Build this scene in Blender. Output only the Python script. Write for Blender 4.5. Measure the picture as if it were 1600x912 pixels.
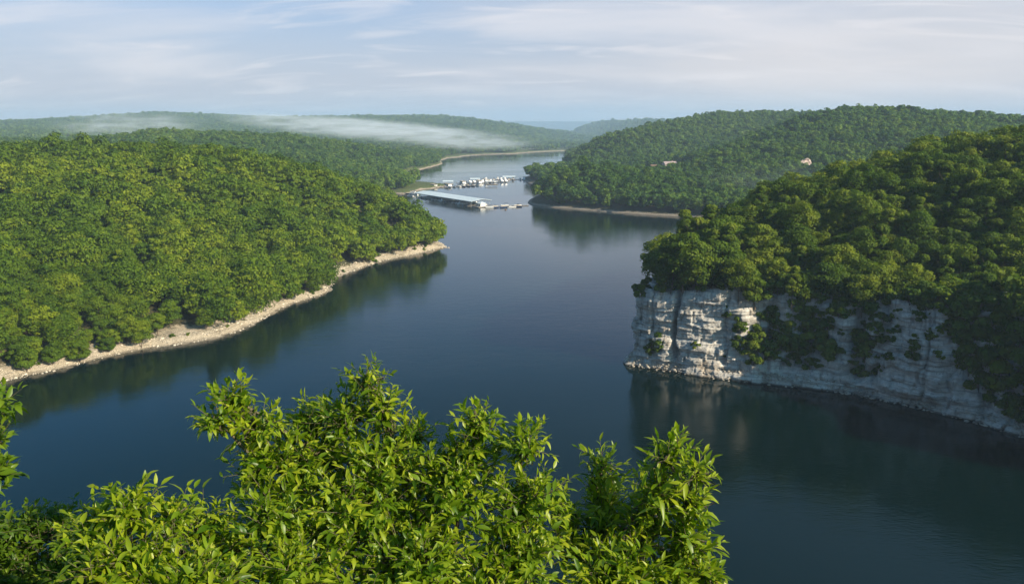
import bpy, bmesh, math, random
import numpy as np
from mathutils import Vector, Matrix, Euler

for o in list(bpy.data.objects):
    bpy.data.objects.remove(o)
sc = bpy.context.scene
col = sc.collection
R = math.radians

# ------------------------------------------------------------------ camera, sky, sun, exposure
CAM_H = 70.0
F = 1186.0                                   # focal length in photo pixels (1600 wide)
PITCH = math.atan(266.0 / F)                 # horizon sits 266 px above the centre
cam_d = bpy.data.cameras.new('camera')
cam_d.sensor_width = 36.0
cam_d.lens = 36.0 * F / 1600.0
cam_d.clip_start = 0.1
cam_d.clip_end = 60000
cam = bpy.data.objects.new('camera', cam_d)
cam.location = (0, 0, CAM_H)
cam.rotation_euler = (math.pi / 2 - PITCH, 0, 0)
col.objects.link(cam)
sc.camera = cam

SUN_EL = R(29)
SUN_H = Vector((0.85, -0.527)).normalized()   # horizontal direction towards the sun
sd = Vector((SUN_H.x * math.cos(SUN_EL), SUN_H.y * math.cos(SUN_EL), math.sin(SUN_EL)))
sun_d = bpy.data.lights.new('sun', 'SUN')
sun_d.energy = 5.0
sun_d.angle = R(0.6)
sun_d.color = (1.0, 0.86, 0.66)
sun = bpy.data.objects.new('sun', sun_d)
sun.rotation_euler = (-sd).to_track_quat('-Z', 'Y').to_euler()
sun.location = (200, -100, 300)
col.objects.link(sun)

world = bpy.data.worlds.new('World')
sc.world = world
world.use_nodes = True
wn, wl = world.node_tree.nodes, world.node_tree.links
wn.clear()
w_out = wn.new('ShaderNodeOutputWorld')
w_bg = wn.new('ShaderNodeBackground')
w_bg.inputs[1].default_value = 0.10
sky = wn.new('ShaderNodeTexSky')
sky.sky_type = 'NISHITA'
sky.sun_disc = False
sky.sun_elevation = SUN_EL
sky.sun_rotation = math.atan2(SUN_H.x, SUN_H.y)
sky.altitude = 300
sky.air_density = 1.0
sky.dust_density = 2.2
sky.ozone_density = 1.5


def wnode(t, **kw):
    n = wn.new(t)
    for k, v in kw.items():
        setattr(n, k, v)
    return n


tc = wnode('ShaderNodeTexCoord')
sep = wnode('ShaderNodeSeparateXYZ')
wl.new(tc.outputs['Generated'], sep.inputs[0])
zc = wnode('ShaderNodeMath', operation='MAXIMUM')
wl.new(sep.outputs[2], zc.inputs[0]); zc.inputs[1].default_value = 0.0
za = wnode('ShaderNodeMath', operation='ADD')
wl.new(zc.outputs[0], za.inputs[0]); za.inputs[1].default_value = 0.16
dx = wnode('ShaderNodeMath', operation='DIVIDE')
dy = wnode('ShaderNodeMath', operation='DIVIDE')
wl.new(sep.outputs[0], dx.inputs[0]); wl.new(za.outputs[0], dx.inputs[1])
wl.new(sep.outputs[1], dy.inputs[0]); wl.new(za.outputs[0], dy.inputs[1])
comb = wnode('ShaderNodeCombineXYZ')
wl.new(dx.outputs[0], comb.inputs[0]); wl.new(dy.outputs[0], comb.inputs[1])


def wcloud(scale, loc, rot, lo, hi, detail=7, dist=0.6):
    mp = wnode('ShaderNodeMapping')
    mp.inputs['Location'].default_value = loc
    mp.inputs['Rotation'].default_value = (0, 0, rot)
    mp.inputs['Scale'].default_value = scale
    wl.new(comb.outputs[0], mp.inputs[0])
    nz = wnode('ShaderNodeTexNoise')
    nz.inputs['Scale'].default_value = 1.0
    nz.inputs['Detail'].default_value = detail
    nz.inputs['Roughness'].default_value = 0.52
    nz.inputs['Distortion'].default_value = dist
    wl.new(mp.outputs[0], nz.inputs['Vector'])
    mr = wnode('ShaderNodeMapRange')
    mr.interpolation_type = 'SMOOTHSTEP'
    mr.inputs[1].default_value = lo
    mr.inputs[2].default_value = hi
    wl.new(nz.outputs[0], mr.inputs[0])
    return mr.outputs[0]


def wmix(fac, a, b):
    m = wnode('ShaderNodeMix', data_type='RGBA')
    if hasattr(fac, 'links'):
        wl.new(fac, m.inputs[0])
    else:
        m.inputs[0].default_value = fac
    for s, v in ((6, a), (7, b)):
        if hasattr(v, 'links'):
            wl.new(v, m.inputs[s])
        else:
            m.inputs[s].default_value = (*v, 1)
    return m.outputs[2]


# thin high overcast veil with brighter streaks in it
c_big = wcloud((0.30, 0.42, 1), (3.6, 1.4, 0), 0.25, 0.36, 0.62, 5, 0.4)
c_str = wcloud((0.55, 1.25, 1), (7.7, 2.2, 0), 0.22, 0.46, 0.72, 6, 0.5)
sky_s = wnode('ShaderNodeMix', data_type='RGBA', blend_type='MULTIPLY')
sky_s.inputs[0].default_value = 1.0
wl.new(sky.outputs[0], sky_s.inputs[6])
hi_f = wnode('ShaderNodeMapRange'); wl.new(sep.outputs[2], hi_f.inputs[0]); hi_f.inputs[1].default_value = 0.18; hi_f.inputs[2].default_value = 0.42
wl.new(wmix(hi_f.outputs[0], (0.32, 0.67, 0.98), (0.12, 0.60, 0.80)), sky_s.inputs[7])
SKY_VEIL = (3.85, 3.95, 4.5)
SKY_STREAK = (5.5, 5.35, 5.5)
vz = wnode('ShaderNodeMapRange'); vz.interpolation_type = 'SMOOTHSTEP'
wl.new(sep.outputs[2], vz.inputs[0]); vz.inputs[1].default_value = 0.0; vz.inputs[2].default_value = 0.30; vz.inputs[3].default_value = 0.92; vz.inputs[4].default_value = 0.0
cf = wnode('ShaderNodeMapRange'); cf.interpolation_type = 'SMOOTHSTEP'
wl.new(sep.outputs[2], cf.inputs[0]); cf.inputs[1].default_value = 0.12; cf.inputs[2].default_value = 0.30; cf.inputs[3].default_value = 1.0; cf.inputs[4].default_value = 0.15
m0 = wmix(vz.outputs[0], sky_s.outputs[2], SKY_VEIL)
fb = wnode('ShaderNodeMath', operation='MULTIPLY'); wl.new(c_big, fb.inputs[0]); fb.inputs[1].default_value = 0.55
fbx = wnode('ShaderNodeMapRange'); fbx.interpolation_type = 'SMOOTHSTEP'
wl.new(sep.outputs[0], fbx.inputs[0]); fbx.inputs[1].default_value = -0.45; fbx.inputs[2].default_value = 0.65; fbx.inputs[3].default_value = -0.35; fbx.inputs[4].default_value = 0.50
fba = wnode('ShaderNodeMath', operation='ADD', use_clamp=True); wl.new(fb.outputs[0], fba.inputs[0]); wl.new(fbx.outputs[0], fba.inputs[1])
fb = fba
fb2 = wnode('ShaderNodeMath', operation='MULTIPLY'); wl.new(fb.outputs[0], fb2.inputs[0]); wl.new(cf.outputs[0], fb2.inputs[1])
m1 = wmix(fb2.outputs[0], m0, (4.9, 4.75, 4.85))
fs = wnode('ShaderNodeMath', operation='MULTIPLY'); wl.new(c_str, fs.inputs[0]); fs.inputs[1].default_value = 0.55
fs2 = wnode('ShaderNodeMath', operation='MULTIPLY'); wl.new(fs.outputs[0], fs2.inputs[0]); wl.new(cf.outputs[0], fs2.inputs[1])
m2 = wmix(fs2.outputs[0], m1, SKY_STREAK)
c_w = wcloud((1.1, 2.6, 1), (2.3, 5.2, 0), 0.30, 0.52, 0.70, 10, 1.4)
fw = wnode('ShaderNodeMath', operation='MULTIPLY'); wl.new(c_w, fw.inputs[0]); fw.inputs[1].default_value = 0.42
fw2 = wnode('ShaderNodeMath', operation='MULTIPLY'); wl.new(fw.outputs[0], fw2.inputs[0]); wl.new(cf.outputs[0], fw2.inputs[1])
m3 = wmix(fw2.outputs[0], m2, (5.7, 5.5, 5.6))
wl.new(m3, w_bg.inputs[0])
wl.new(w_bg.outputs[0], w_out.inputs[0])

sc.view_settings.view_transform = 'Standard'
sc.view_settings.look = 'None'
sc.view_settings.gamma = 1.0
sc.view_settings.exposure = 0.70
sc.view_settings.use_curve_mapping = False
cy = sc.cycles
cy.max_bounces = 6
cy.diffuse_bounces = 3
cy.glossy_bounces = 2
cy.transmission_bounces = 3
cy.volume_bounces = 1
cy.transparent_max_bounces = 8
cy.volume_step_rate = 1.0
cy.sample_clamp_indirect = 6
cy.use_denoising = True

# ------------------------------------------------------------------ helpers
CP, SP = math.cos(PITCH), math.sin(PITCH)


def ray(px, py):
    """photo pixel -> world direction with unit depth along the optical axis"""
    u = (px - 800.0) / F
    v = (456.0 - py) / F
    return Vector((u, CP + v * SP, -SP + v * CP))


def on_z(px, py, z=0.0):
    d = ray(px, py)
    t = (z - CAM_H) / d.z
    return (d.x * t, d.y * t)


def at_y(px, py, Y):
    d = ray(px, py)
    t = Y / d.y
    return (d.x * t, Y, CAM_H + d.z * t)


def project(x, y, z):
    dz = z - CAM_H
    depth = y * CP - dz * SP
    v = y * SP + dz * CP
    depth = np.where(depth < 0.1, 0.1, depth)
    return 800 + F * x / depth, 456 - F * v / depth, depth


def _hash(ix, iy, iz, seed):
    n = (ix.astype(np.int64) * 374761393 + iy.astype(np.int64) * 668265263 + iz.astype(np.int64) * 2147483647 + seed * 1274126177) & 0xffffffff
    n = ((n ^ (n >> 13)) * 1274126177) & 0xffffffff
    n = ((n ^ (n >> 16)) * 2246822519) & 0xffffffff
    n = n ^ (n >> 15)
    return (n & 0xffffff).astype(np.float64) / float(0xffffff)


def vnoise(x, y, z=None, seed=0):
    x = np.asarray(x, float); y = np.asarray(y, float)
    z = np.zeros_like(x) if z is None else np.asarray(z, float) + np.zeros_like(x)
    x0, y0, z0 = np.floor(x), np.floor(y), np.floor(z)
    fx, fy, fz = x - x0, y - y0, z - z0
    fx = fx * fx * (3 - 2 * fx); fy = fy * fy * (3 - 2 * fy); fz = fz * fz * (3 - 2 * fz)
    r = 0
    for a in (0, 1):
        for b in (0, 1):
            for c in (0, 1):
                w = (fx if a else 1 - fx) * (fy if b else 1 - fy) * (fz if c else 1 - fz)
                r = r + w * _hash(x0 + a, y0 + b, z0 + c, seed)
    return r * 2 - 1


def fbm(x, y, z=None, seed=0, octv=4):
    r, a, s = 0, 0.5, 1.0
    for k in range(octv):
        r = r + a * vnoise(np.asarray(x) * s, np.asarray(y) * s, None if z is None else np.asarray(z) * s, seed + 17 * k)
        a *= 0.5; s *= 2.03
    return r


def make_mesh(name, verts, faces, mat=None, smooth=False, attrs=None):
    """verts (N,3); faces (M,3|4) int array"""
    me = bpy.data.meshes.new(name)
    verts = np.ascontiguousarray(verts, dtype=np.float32)
    faces = np.ascontiguousarray(faces, dtype=np.int32)
    k = faces.shape[1]
    me.vertices.add(len(verts)); me.vertices.foreach_set('co', verts.ravel())
    me.loops.add(faces.size); me.loops.foreach_set('vertex_index', faces.ravel())
    me.polygons.add(len(faces)); me.polygons.foreach_set('loop_start', np.arange(len(faces), dtype=np.int32) * k)
    if smooth:
        me.polygons.foreach_set('use_smooth', np.ones(len(faces), dtype=bool))
    if attrs:
        for an, av in attrs.items():
            at = me.attributes.new(an, 'FLOAT', 'POINT')
            at.data.foreach_set('value', np.ascontiguousarray(av, dtype=np.float32))
    me.update(calc_edges=True)
    if mat is not None:
        me.materials.append(mat)
    return me


def link(name, me, parent=None):
    o = bpy.data.objects.new(name, me)
    col.objects.link(o)
    if parent is not None:
        o.parent = parent
    return o


def tag(o, label=None, cat=None, group=None, kind=None):
    if label: o['label'] = label
    if cat: o['category'] = cat
    if group: o['group'] = group
    if kind: o['kind'] = kind
    return o


def empty(name, loc, rz=0.0):
    o = bpy.data.objects.new(name, None)
    o.empty_display_size = 0.5
    o.location = loc
    o.rotation_euler = (0, 0, rz)
    col.objects.link(o)
    return o


class MB:
    """collects boxes, tubes and lofts and links them as one mesh"""
    def __init__(s):
        s.bm = bmesh.new()

    def box(s, c, size, rz=0.0, bevel=0.0, taper=1.0):
        m = Matrix.Translation(Vector(c)) @ Matrix.Rotation(rz, 4, 'Z')
        sx, sy, sz = size[0] / 2, size[1] / 2, size[2] / 2
        vs = []
        for z, t in ((-sz, 1.0), (sz, taper)):
            for x, y in ((-sx, -sy), (sx, -sy), (sx, sy), (-sx, sy)):
                vs.append(s.bm.verts.new(m @ Vector((x * t, y * t, z))))
        for f in ((3, 2, 1, 0), (4, 5, 6, 7), (0, 1, 5, 4), (1, 2, 6, 5), (2, 3, 7, 6), (3, 0, 4, 7)):
            s.bm.faces.new([vs[i] for i in f])
        return s

    def tube(s, p0, p1, r0, r1=None, n=8):
        r1 = r0 if r1 is None else r1
        p0, p1 = Vector(p0), Vector(p1)
        d = (p1 - p0)
        q = d.to_track_quat('Z', 'Y')
        a, b = [], []
        for i in range(n):
            t = 2 * math.pi * i / n
            v = Vector((math.cos(t), math.sin(t), 0))
            a.append(s.bm.verts.new(p0 + q @ (v * r0)))
            b.append(s.bm.verts.new(p1 + q @ (v * r1)))
        for i in range(n):
            j = (i + 1) % n
            s.bm.faces.new((a[i], a[j], b[j], b[i]))
        s.bm.faces.new(a[::-1]); s.bm.faces.new(b)
        return s

    def loft(s, rings, cap=True):
        rs = [[s.bm.verts.new(Vector(p)) for p in r] for r in rings]
        n = len(rs[0])
        for a, b in zip(rs, rs[1:]):
            for i in range(n):
                j = (i + 1) % n
                s.bm.faces.new((a[i], a[j], b[j], b[i]))
        if cap:
            s.bm.faces.new(rs[0][::-1]); s.bm.faces.new(rs[-1])
        return s

    def build(s, name, mat, parent=None, smooth=False):
        me = bpy.data.meshes.new(name)
        bmesh.ops.recalc_face_normals(s.bm, faces=s.bm.faces[:])
        s.bm.to_mesh(me); s.bm.free()
        if smooth:
            me.polygons.foreach_set('use_smooth', np.ones(len(me.polygons), dtype=bool))
        me.materials.append(mat)
        return link(name, me, parent)


# ------------------------------------------------------------------ materials
def new_mat(name):
    m = bpy.data.materials.new(name)
    m.use_nodes = True
    nt = m.node_tree
    nt.nodes.clear()
    out = nt.nodes.new('ShaderNodeOutputMaterial')
    return m, nt, out


class NT:
    def __init__(s, nt): s.nt = nt

    def n(s, t, ins=None, **kw):
        nd = s.nt.nodes.new(t)
        for k, v in kw.items(): setattr(nd, k, v)
        if ins:
            for k, v in ins.items(): s.put(nd.inputs[k], v)
        return nd

    def put(s, sock, v):
        if hasattr(v, 'links') and hasattr(v, 'is_output'):
            s.nt.links.new(v, sock)
        elif isinstance(v, (tuple, list)) and len(v) == 3 and sock.type == 'RGBA':
            sock.default_value = (*v, 1)
        else:
            sock.default_value = v

    def math(s, op, a, b=0.0, c=None):
        nd = s.n('ShaderNodeMath', operation=op)
        s.put(nd.inputs[0], a); s.put(nd.inputs[1], b)
        if c is not None: s.put(nd.inputs[2], c)
        return nd.outputs[0]

    def mix(s, f, a, b, blend='MIX'):
        nd = s.n('ShaderNodeMix', data_type='RGBA', blend_type=blend)
        s.put(nd.inputs[0], f); s.put(nd.inputs[6], a); s.put(nd.inputs[7], b)
        return nd.outputs[2]

    def noise(s, vec, scale, detail=4, rough=0.55, dist=0.0):
        nd = s.n('ShaderNodeTexNoise', {'Scale': scale, 'Detail': detail, 'Roughness': rough, 'Distortion': dist})
        if vec is not None: s.put(nd.inputs['Vector'], vec)
        return nd.outputs[0]

    def mapping(s, vec, scale=(1, 1, 1), rot=(0, 0, 0), loc=(0, 0, 0)):
        return s.n('ShaderNodeMapping', {'Vector': vec, 'Scale': scale, 'Rotation': rot, 'Location': loc}).outputs[0]

    def ramp(s, v, lo, hi, a=0.0, b=1.0, smooth=True):
        nd = s.n('ShaderNodeMapRange', {0: v, 1: lo, 2: hi, 3: a, 4: b})
        if smooth: nd.interpolation_type = 'SMOOTHSTEP'
        return nd.outputs[0]


def mat_plain(name, colr, rough=0.6, var=0.15, scale=2.0, metal=0.0, bump=0.0):
    m, nt, out = new_mat(name)
    N = NT(nt)
    obj = N.n('ShaderNodeTexCoord').outputs['Object']
    nz = N.noise(obj, scale, 5)
    c = N.mix(N.ramp(nz, 0.3, 0.7), tuple(x * (1 - var) for x in colr), tuple(min(1, x * (1 + var)) for x in colr))
    b = N.n('ShaderNodeBsdfPrincipled', {'Base Color': c, 'Roughness': rough, 'Metallic': metal})
    if bump:
        bp = N.n('ShaderNodeBump', {'Height': nz, 'Strength': bump, 'Distance': 0.05})
        nt.links.new(bp.outputs[0], b.inputs['Normal'])
    nt.links.new(b.outputs[0], out.inputs[0])
    return m


def mat_leaf(name, cols, per_object, transl=0.38, rough=0.6, clump_amt=0.55, spec=0.12):
    """cols: dark, mid, light. A tree's own tint picks between them, each clump varies round it"""
    m, nt, out = new_mat(name)
    N = NT(nt)
    if per_object:
        t = N.n('ShaderNodeObjectInfo').outputs['Random']
    else:
        t = N.n('ShaderNodeAttribute', attribute_name='tint').outputs['Fac']
    cl = N.n('ShaderNodeAttribute', attribute_name='clump').outputs['Fac']
    v = N.math('ADD', N.math('MULTIPLY', t, 1 - clump_amt), N.math('MULTIPLY', cl, clump_amt))
    a = N.mix(N.ramp(v, 0.0, 0.5, smooth=False), cols[0], cols[1])
    c = N.mix(N.ramp(v, 0.5, 1.0, smooth=False), a, cols[2])
    d = N.n('ShaderNodeBsdfPrincipled', {'Base Color': c, 'Roughness': rough, 'Specular IOR Level': spec})
    tcx = N.mix(1.0, c, (1.25, 1.35, 0.55), 'MULTIPLY')
    tr = N.n('ShaderNodeBsdfTranslucent', {'Color': tcx})
    ms = N.n('ShaderNodeMixShader', {0: transl})
    nt.links.new(d.outputs[0], ms.inputs[1]); nt.links.new(tr.outputs[0], ms.inputs[2])
    nt.links.new(ms.outputs[0], out.inputs[0])
    return m


M = {}
M['bark'] = mat_plain('bark', (0.13, 0.095, 0.065), 0.9, 0.35, 6.0, bump=0.6)
GREENS = ((0.034, 0.082, 0.006), (0.110, 0.178, 0.009), (0.265, 0.310, 0.018))
BLUFF_GREENS = ((0.032, 0.078, 0.008), (0.100, 0.158, 0.012), (0.255, 0.285, 0.026))
M['leaf_head'] = mat_leaf('leaves_headland', GREENS, True)
M['leaf_head_f'] = mat_leaf('leaves_headland_wood', GREENS, False)
M['leaf_bluff'] = mat_leaf('leaves_bluff', BLUFF_GREENS, True)
M['leaf_bluff_f'] = mat_leaf('leaves_bluff_wood', BLUFF_GREENS, False)
FAR_GREENS = ((0.030, 0.082, 0.015), (0.082, 0.155, 0.018), (0.185, 0.255, 0.024))
M['leaf_far_f'] = mat_leaf('leaves_far_wood', FAR_GREENS, False)


def mat_ground(name, beach=(0.50, 0.42, 0.31), hi=2.6, spread=1.0, soil=((0.045, 0.050, 0.018), (0.10, 0.085, 0.045))):
    """forest floor above, pale limestone bank near the water line"""
    m, nt, out = new_mat(name)
    N = NT(nt)
    g = N.n('ShaderNodeNewGeometry').outputs['Position']
    z = N.n('ShaderNodeSeparateXYZ', {0: g}).outputs[2]
    n1 = N.noise(g, 0.12, 5)
    n2 = N.noise(g, 0.9, 6, 0.65)
    n3 = N.noise(g, 4.0, 5, 0.7)
    floor = N.mix(N.ramp(n2, 0.35, 0.65), soil[0], soil[1])
    rock = N.mix(N.ramp(n3, 0.36, 0.64), tuple(x * 0.45 for x in beach), tuple(min(1, x * 1.25) for x in beach))
    bd = N.noise(N.mapping(g, (0.12, 0.12, 3.2)), 1.0, 4, 0.6, 0.3)
    rock = N.mix(N.math('MULTIPLY', N.ramp(bd, 0.52, 0.62), 0.6), rock, tuple(x * 0.35 for x in beach))
    rock = N.mix(N.math('MULTIPLY', N.ramp(n2, 0.55, 0.72), 0.55), rock, (0.13, 0.115, 0.06))
    wet = N.ramp(z, 0.0, 0.45)
    rock = N.mix(wet, tuple(x * 0.4 for x in beach), rock)
    lim = N.math('ADD', z, N.math('MULTIPLY', N.math('SUBTRACT', n1, 0.5), -5.0 * spread))
    lim = N.math('ADD', lim, N.math('MULTIPLY', N.math('SUBTRACT', n2, 0.5), -3.0 * spread))
    c = N.mix(N.ramp(lim, hi * 0.85, hi * 1.25), rock, floor)
    h = N.math('ADD', N.math('MULTIPLY', n2, 0.7), N.math('MULTIPLY', n3, 0.35))
    bp = N.n('ShaderNodeBump', {'Height': h, 'Strength': 1.0, 'Distance': 0.8})
    b = N.n('ShaderNodeBsdfPrincipled', {'Base Color': c, 'Roughness': 0.9, 'Normal': bp.outputs[0], 'Specular IOR Level': 0.2})
    nt.links.new(b.outputs[0], out.inputs[0])
    return m


M['ground'] = mat_ground('ground_headland', hi=2.6)
M['ground_far'] = mat_ground('ground_far', beach=(0.44, 0.36, 0.27), hi=1.1, spread=0.5, soil=((0.05, 0.075, 0.018), (0.12, 0.135, 0.04)))
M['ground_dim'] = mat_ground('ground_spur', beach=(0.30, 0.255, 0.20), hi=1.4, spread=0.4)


def mat_cliff():
    m, nt, out = new_mat('limestone_cliff')
    N = NT(nt)
    g = N.n('ShaderNodeNewGeometry').outputs['Position']
    z = N.n('ShaderNodeSeparateXYZ', {0: g}).outputs[2]
    big = N.noise(g, 0.16, 5, 0.6)
    mid = N.noise(g, 0.8, 6, 0.65, 0.5)
    fine = N.noise(g, 3.5, 6, 0.7)
    streak = N.noise(N.mapping(g, (1.5, 1.5, 0.12)), 1.0, 5, 0.65, 0.4)
    bands = N.noise(N.mapping(g, (0.07, 0.07, 2.2)), 1.0, 4, 0.6, 0.25)
    bands2 = N.noise(N.mapping(g, (0.10, 0.10, 6.0)), 1.0, 3, 0.6, 0.2)
    c = N.mix(N.ramp(mid, 0.32, 0.68), (0.46, 0.435, 0.39), (0.69, 0.65, 0.58))
    c = N.mix(N.math('MULTIPLY', N.ramp(big, 0.50, 0.72), 0.65), c, (0.42, 0.31, 0.20))
    c = N.mix(N.math('MULTIPLY', N.ramp(streak, 0.54, 0.66), 0.60), c, (0.17, 0.16, 0.15))
    c = N.mix(N.math('MULTIPLY', N.ramp(bands, 0.56, 0.62), 0.6), c, (0.20, 0.18, 0.15))
    c = N.mix(N.math('MULTIPLY', N.ramp(bands2, 0.60, 0.70), 0.5), c, (0.12, 0.11, 0.10))
    c = N.mix(N.math('MULTIPLY', N.ramp(fine, 0.58, 0.75), 0.5), c, (0.16, 0.15, 0.135))
    # algae and moss patches
    moss = N.noise(N.mapping(g, (1, 1, 0.6)), 0.35, 5, 0.7)
    c = N.mix(N.math('MULTIPLY', N.ramp(moss, 0.60, 0.72), 0.5), c, (0.055, 0.07, 0.025))
    # tide line
    c = N.mix(N.ramp(z, 0.1, 0.75), (0.05, 0.045, 0.035), c)
    h = N.math('ADD', N.math('MULTIPLY', bands, 0.7), N.math('ADD', N.math('MULTIPLY', mid, 0.7), N.math('MULTIPLY', fine, 0.4)))
    h = N.math('ADD', h, N.math('MULTIPLY', bands2, 0.3))
    bp = N.n('ShaderNodeBump', {'Height': h, 'Strength': 1.0, 'Distance': 0.55})
    b = N.n('ShaderNodeBsdfPrincipled', {'Base Color': c, 'Roughness': 0.88, 'Normal': bp.outputs[0], 'Specular IOR Level': 0.25})
    nt.links.new(b.outputs[0], out.inputs[0])
    return m


M['cliff'] = mat_cliff()


def mat_water():
    m, nt, out = new_mat('lake_water')
    N = NT(nt)
    g = N.n('ShaderNodeNewGeometry').outputs['Position']
    w1 = N.noise(N.mapping(g, (0.8, 1.9, 1), rot=(0, 0, 0.35)), 1.0, 4, 0.6, 0.3)
    w2 = N.noise(N.mapping(g, (0.16, 0.30, 1), rot=(0, 0, -0.2)), 1.0, 4, 0.55, 0.2)
    gust = N.noise(N.mapping(g, (0.006, 0.012, 1), rot=(0, 0, 0.3)), 1.0, 4, 0.55, 0.4)
    h = N.math('ADD', N.math('MULTIPLY', w1, 0.42), N.math('MULTIPLY', w2, 0.75))
    st = N.ramp(gust, 0.38, 0.62, 0.07, 0.24)
    bp = N.n('ShaderNodeBump', {'Height': h, 'Strength': st, 'Distance': 0.35})
    deep = N.mix(N.ramp(gust, 0.3, 0.7), (0.0004, 0.0075, 0.0068), (0.0005, 0.0092, 0.0088))
    b = N.n('ShaderNodeBsdfPrincipled', {'Base Color': deep, 'Roughness': 0.03, 'IOR': 1.36, 'Specular IOR Level': 0.5, 'Normal': bp.outputs[0]})
    nt.links.new(b.outputs[0], out.inputs[0])
    return m


M['water'] = mat_water()
M['rubble'] = mat_plain('rubble_stone', (0.56, 0.49, 0.39), 0.9, 0.45, 0.8, bump=0.5)
M['rubble_grey'] = mat_plain('rubble_grey', (0.36, 0.32, 0.26), 0.9, 0.4, 0.5, bump=0.5)


# ------------------------------------------------------------------ terrain
def smooth_poly(pts, n=4):
    P = [np.array(p, float) for p in pts]
    out = []
    k = len(P)
    for i in range(k):
        p0, p1, p2, p3 = P[i - 1], P[i], P[(i + 1) % k], P[(i + 2) % k]
        for j in range(n):
            t = j / n
            out.append(0.5 * ((2 * p1) + (-p0 + p2) * t + (2 * p0 - 5 * p1 + 4 * p2 - p3) * t * t + (-p0 + 3 * p1 - 3 * p2 + p3) * t ** 3))
    return np.array(out)


def sdf(poly, X, Y):
    """signed distance, positive inside"""
    X = np.asarray(X, float); Y = np.asarray(Y, float)
    d = np.full(X.shape, 1e18)
    inside = np.zeros(X.shape, bool)
    n = len(poly)
    for i in range(n):
        ax, ay = poly[i]; bx, by = poly[(i + 1) % n]
        ex, ey = bx - ax, by - ay
        L = ex * ex + ey * ey + 1e-12
        t = np.clip(((X - ax) * ex + (Y - ay) * ey) / L, 0, 1)
        d = np.minimum(d, (X - ax - t * ex) ** 2 + (Y - ay - t * ey) ** 2)
        c = ((ay > Y) != (by > Y))
        if abs(ey) > 1e-12:
            inside ^= c & (X < ex * (Y - ay) / ey + ax)
    d = np.sqrt(d)
    return np.where(inside, d, -d)


class Hill:
    def __init__(s, poly, ctrl, shore_h=2.5, shore_in=8.0, slope=0.7, rough=1.0, seed=1, n=4, cut=None, wig=1.5, wig_s=9.0):
        s.poly = smooth_poly(poly, n)
        s.slope, s.rough, s.seed, s.cut, s.wig, s.wig_s = slope, rough, seed, cut, wig, wig_s
        pts = [(c[0], c[1], c[2]) for c in ctrl]
        # points just inside the shore line keep the surface low there
        k = len(s.poly)
        cen = s.poly
        step = max(1, k // 60)
        for i in range(0, k, step):
            a = cen[i - 1]; b = cen[(i + 1) % k]
            t = b - a; nn = np.array([-t[1], t[0]]); nn /= (np.linalg.norm(nn) + 1e-9)
            for sg in (1, -1):
                q = cen[i] + nn * shore_in * sg
                if sdf(s.poly, np.array([q[0]]), np.array([q[1]]))[0] > shore_in * 0.6:
                    pts.append((q[0], q[1], shore_h))
        P = np.array(pts, float)
        s.P = P
        D = np.sqrt((P[:, None, 0] - P[None, :, 0]) ** 2 + (P[:, None, 1] - P[None, :, 1]) ** 2)
        n_ = len(P)
        A = np.zeros((n_ + 1, n_ + 1)); A[:n_, :n_] = D + np.eye(n_) * -2.0; A[:n_, n_] = 1; A[n_, :n_] = 1
        rhs = np.zeros(n_ + 1); rhs[:n_] = P[:, 2]
        s.w = np.linalg.lstsq(A, rhs, rcond=None)[0]

    def rbf(s, X, Y):
        r = np.full(X.shape, s.w[-1])
        for (px, py, _), w in zip(s.P, s.w[:-1]):
            r = r + w * np.sqrt((X - px) ** 2 + (Y - py) ** 2)
        return r

    def sd(s, X, Y):
        return sdf(s.poly, X, Y)

    def height(s, X, Y, whole=False):
        X = np.asarray(X, float); Y = np.asarray(Y, float)
        d = s.sd(X, Y) + s.wig * fbm(X / s.wig_s, Y / s.wig_s, seed=s.seed + 5, octv=3)
        h = s.rbf(X, Y)
        h = h + s.rough * 3.0 * fbm(X / 35, Y / 35, seed=s.seed, octv=3) * np.clip(d / 40, 0, 1)
        cap = np.where(d > 0, 0.12 * np.minimum(d, 3) + np.maximum(d - 1.5, 0) * s.slope, d * 0.5)
        h = np.maximum(h, 1.0)
        h = np.minimum(h, cap)
        h = np.maximum(h, -6)
        if s.cut is not None and not whole:
            h = np.where(d < s.cut, -5.0, h)
        return h


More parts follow.
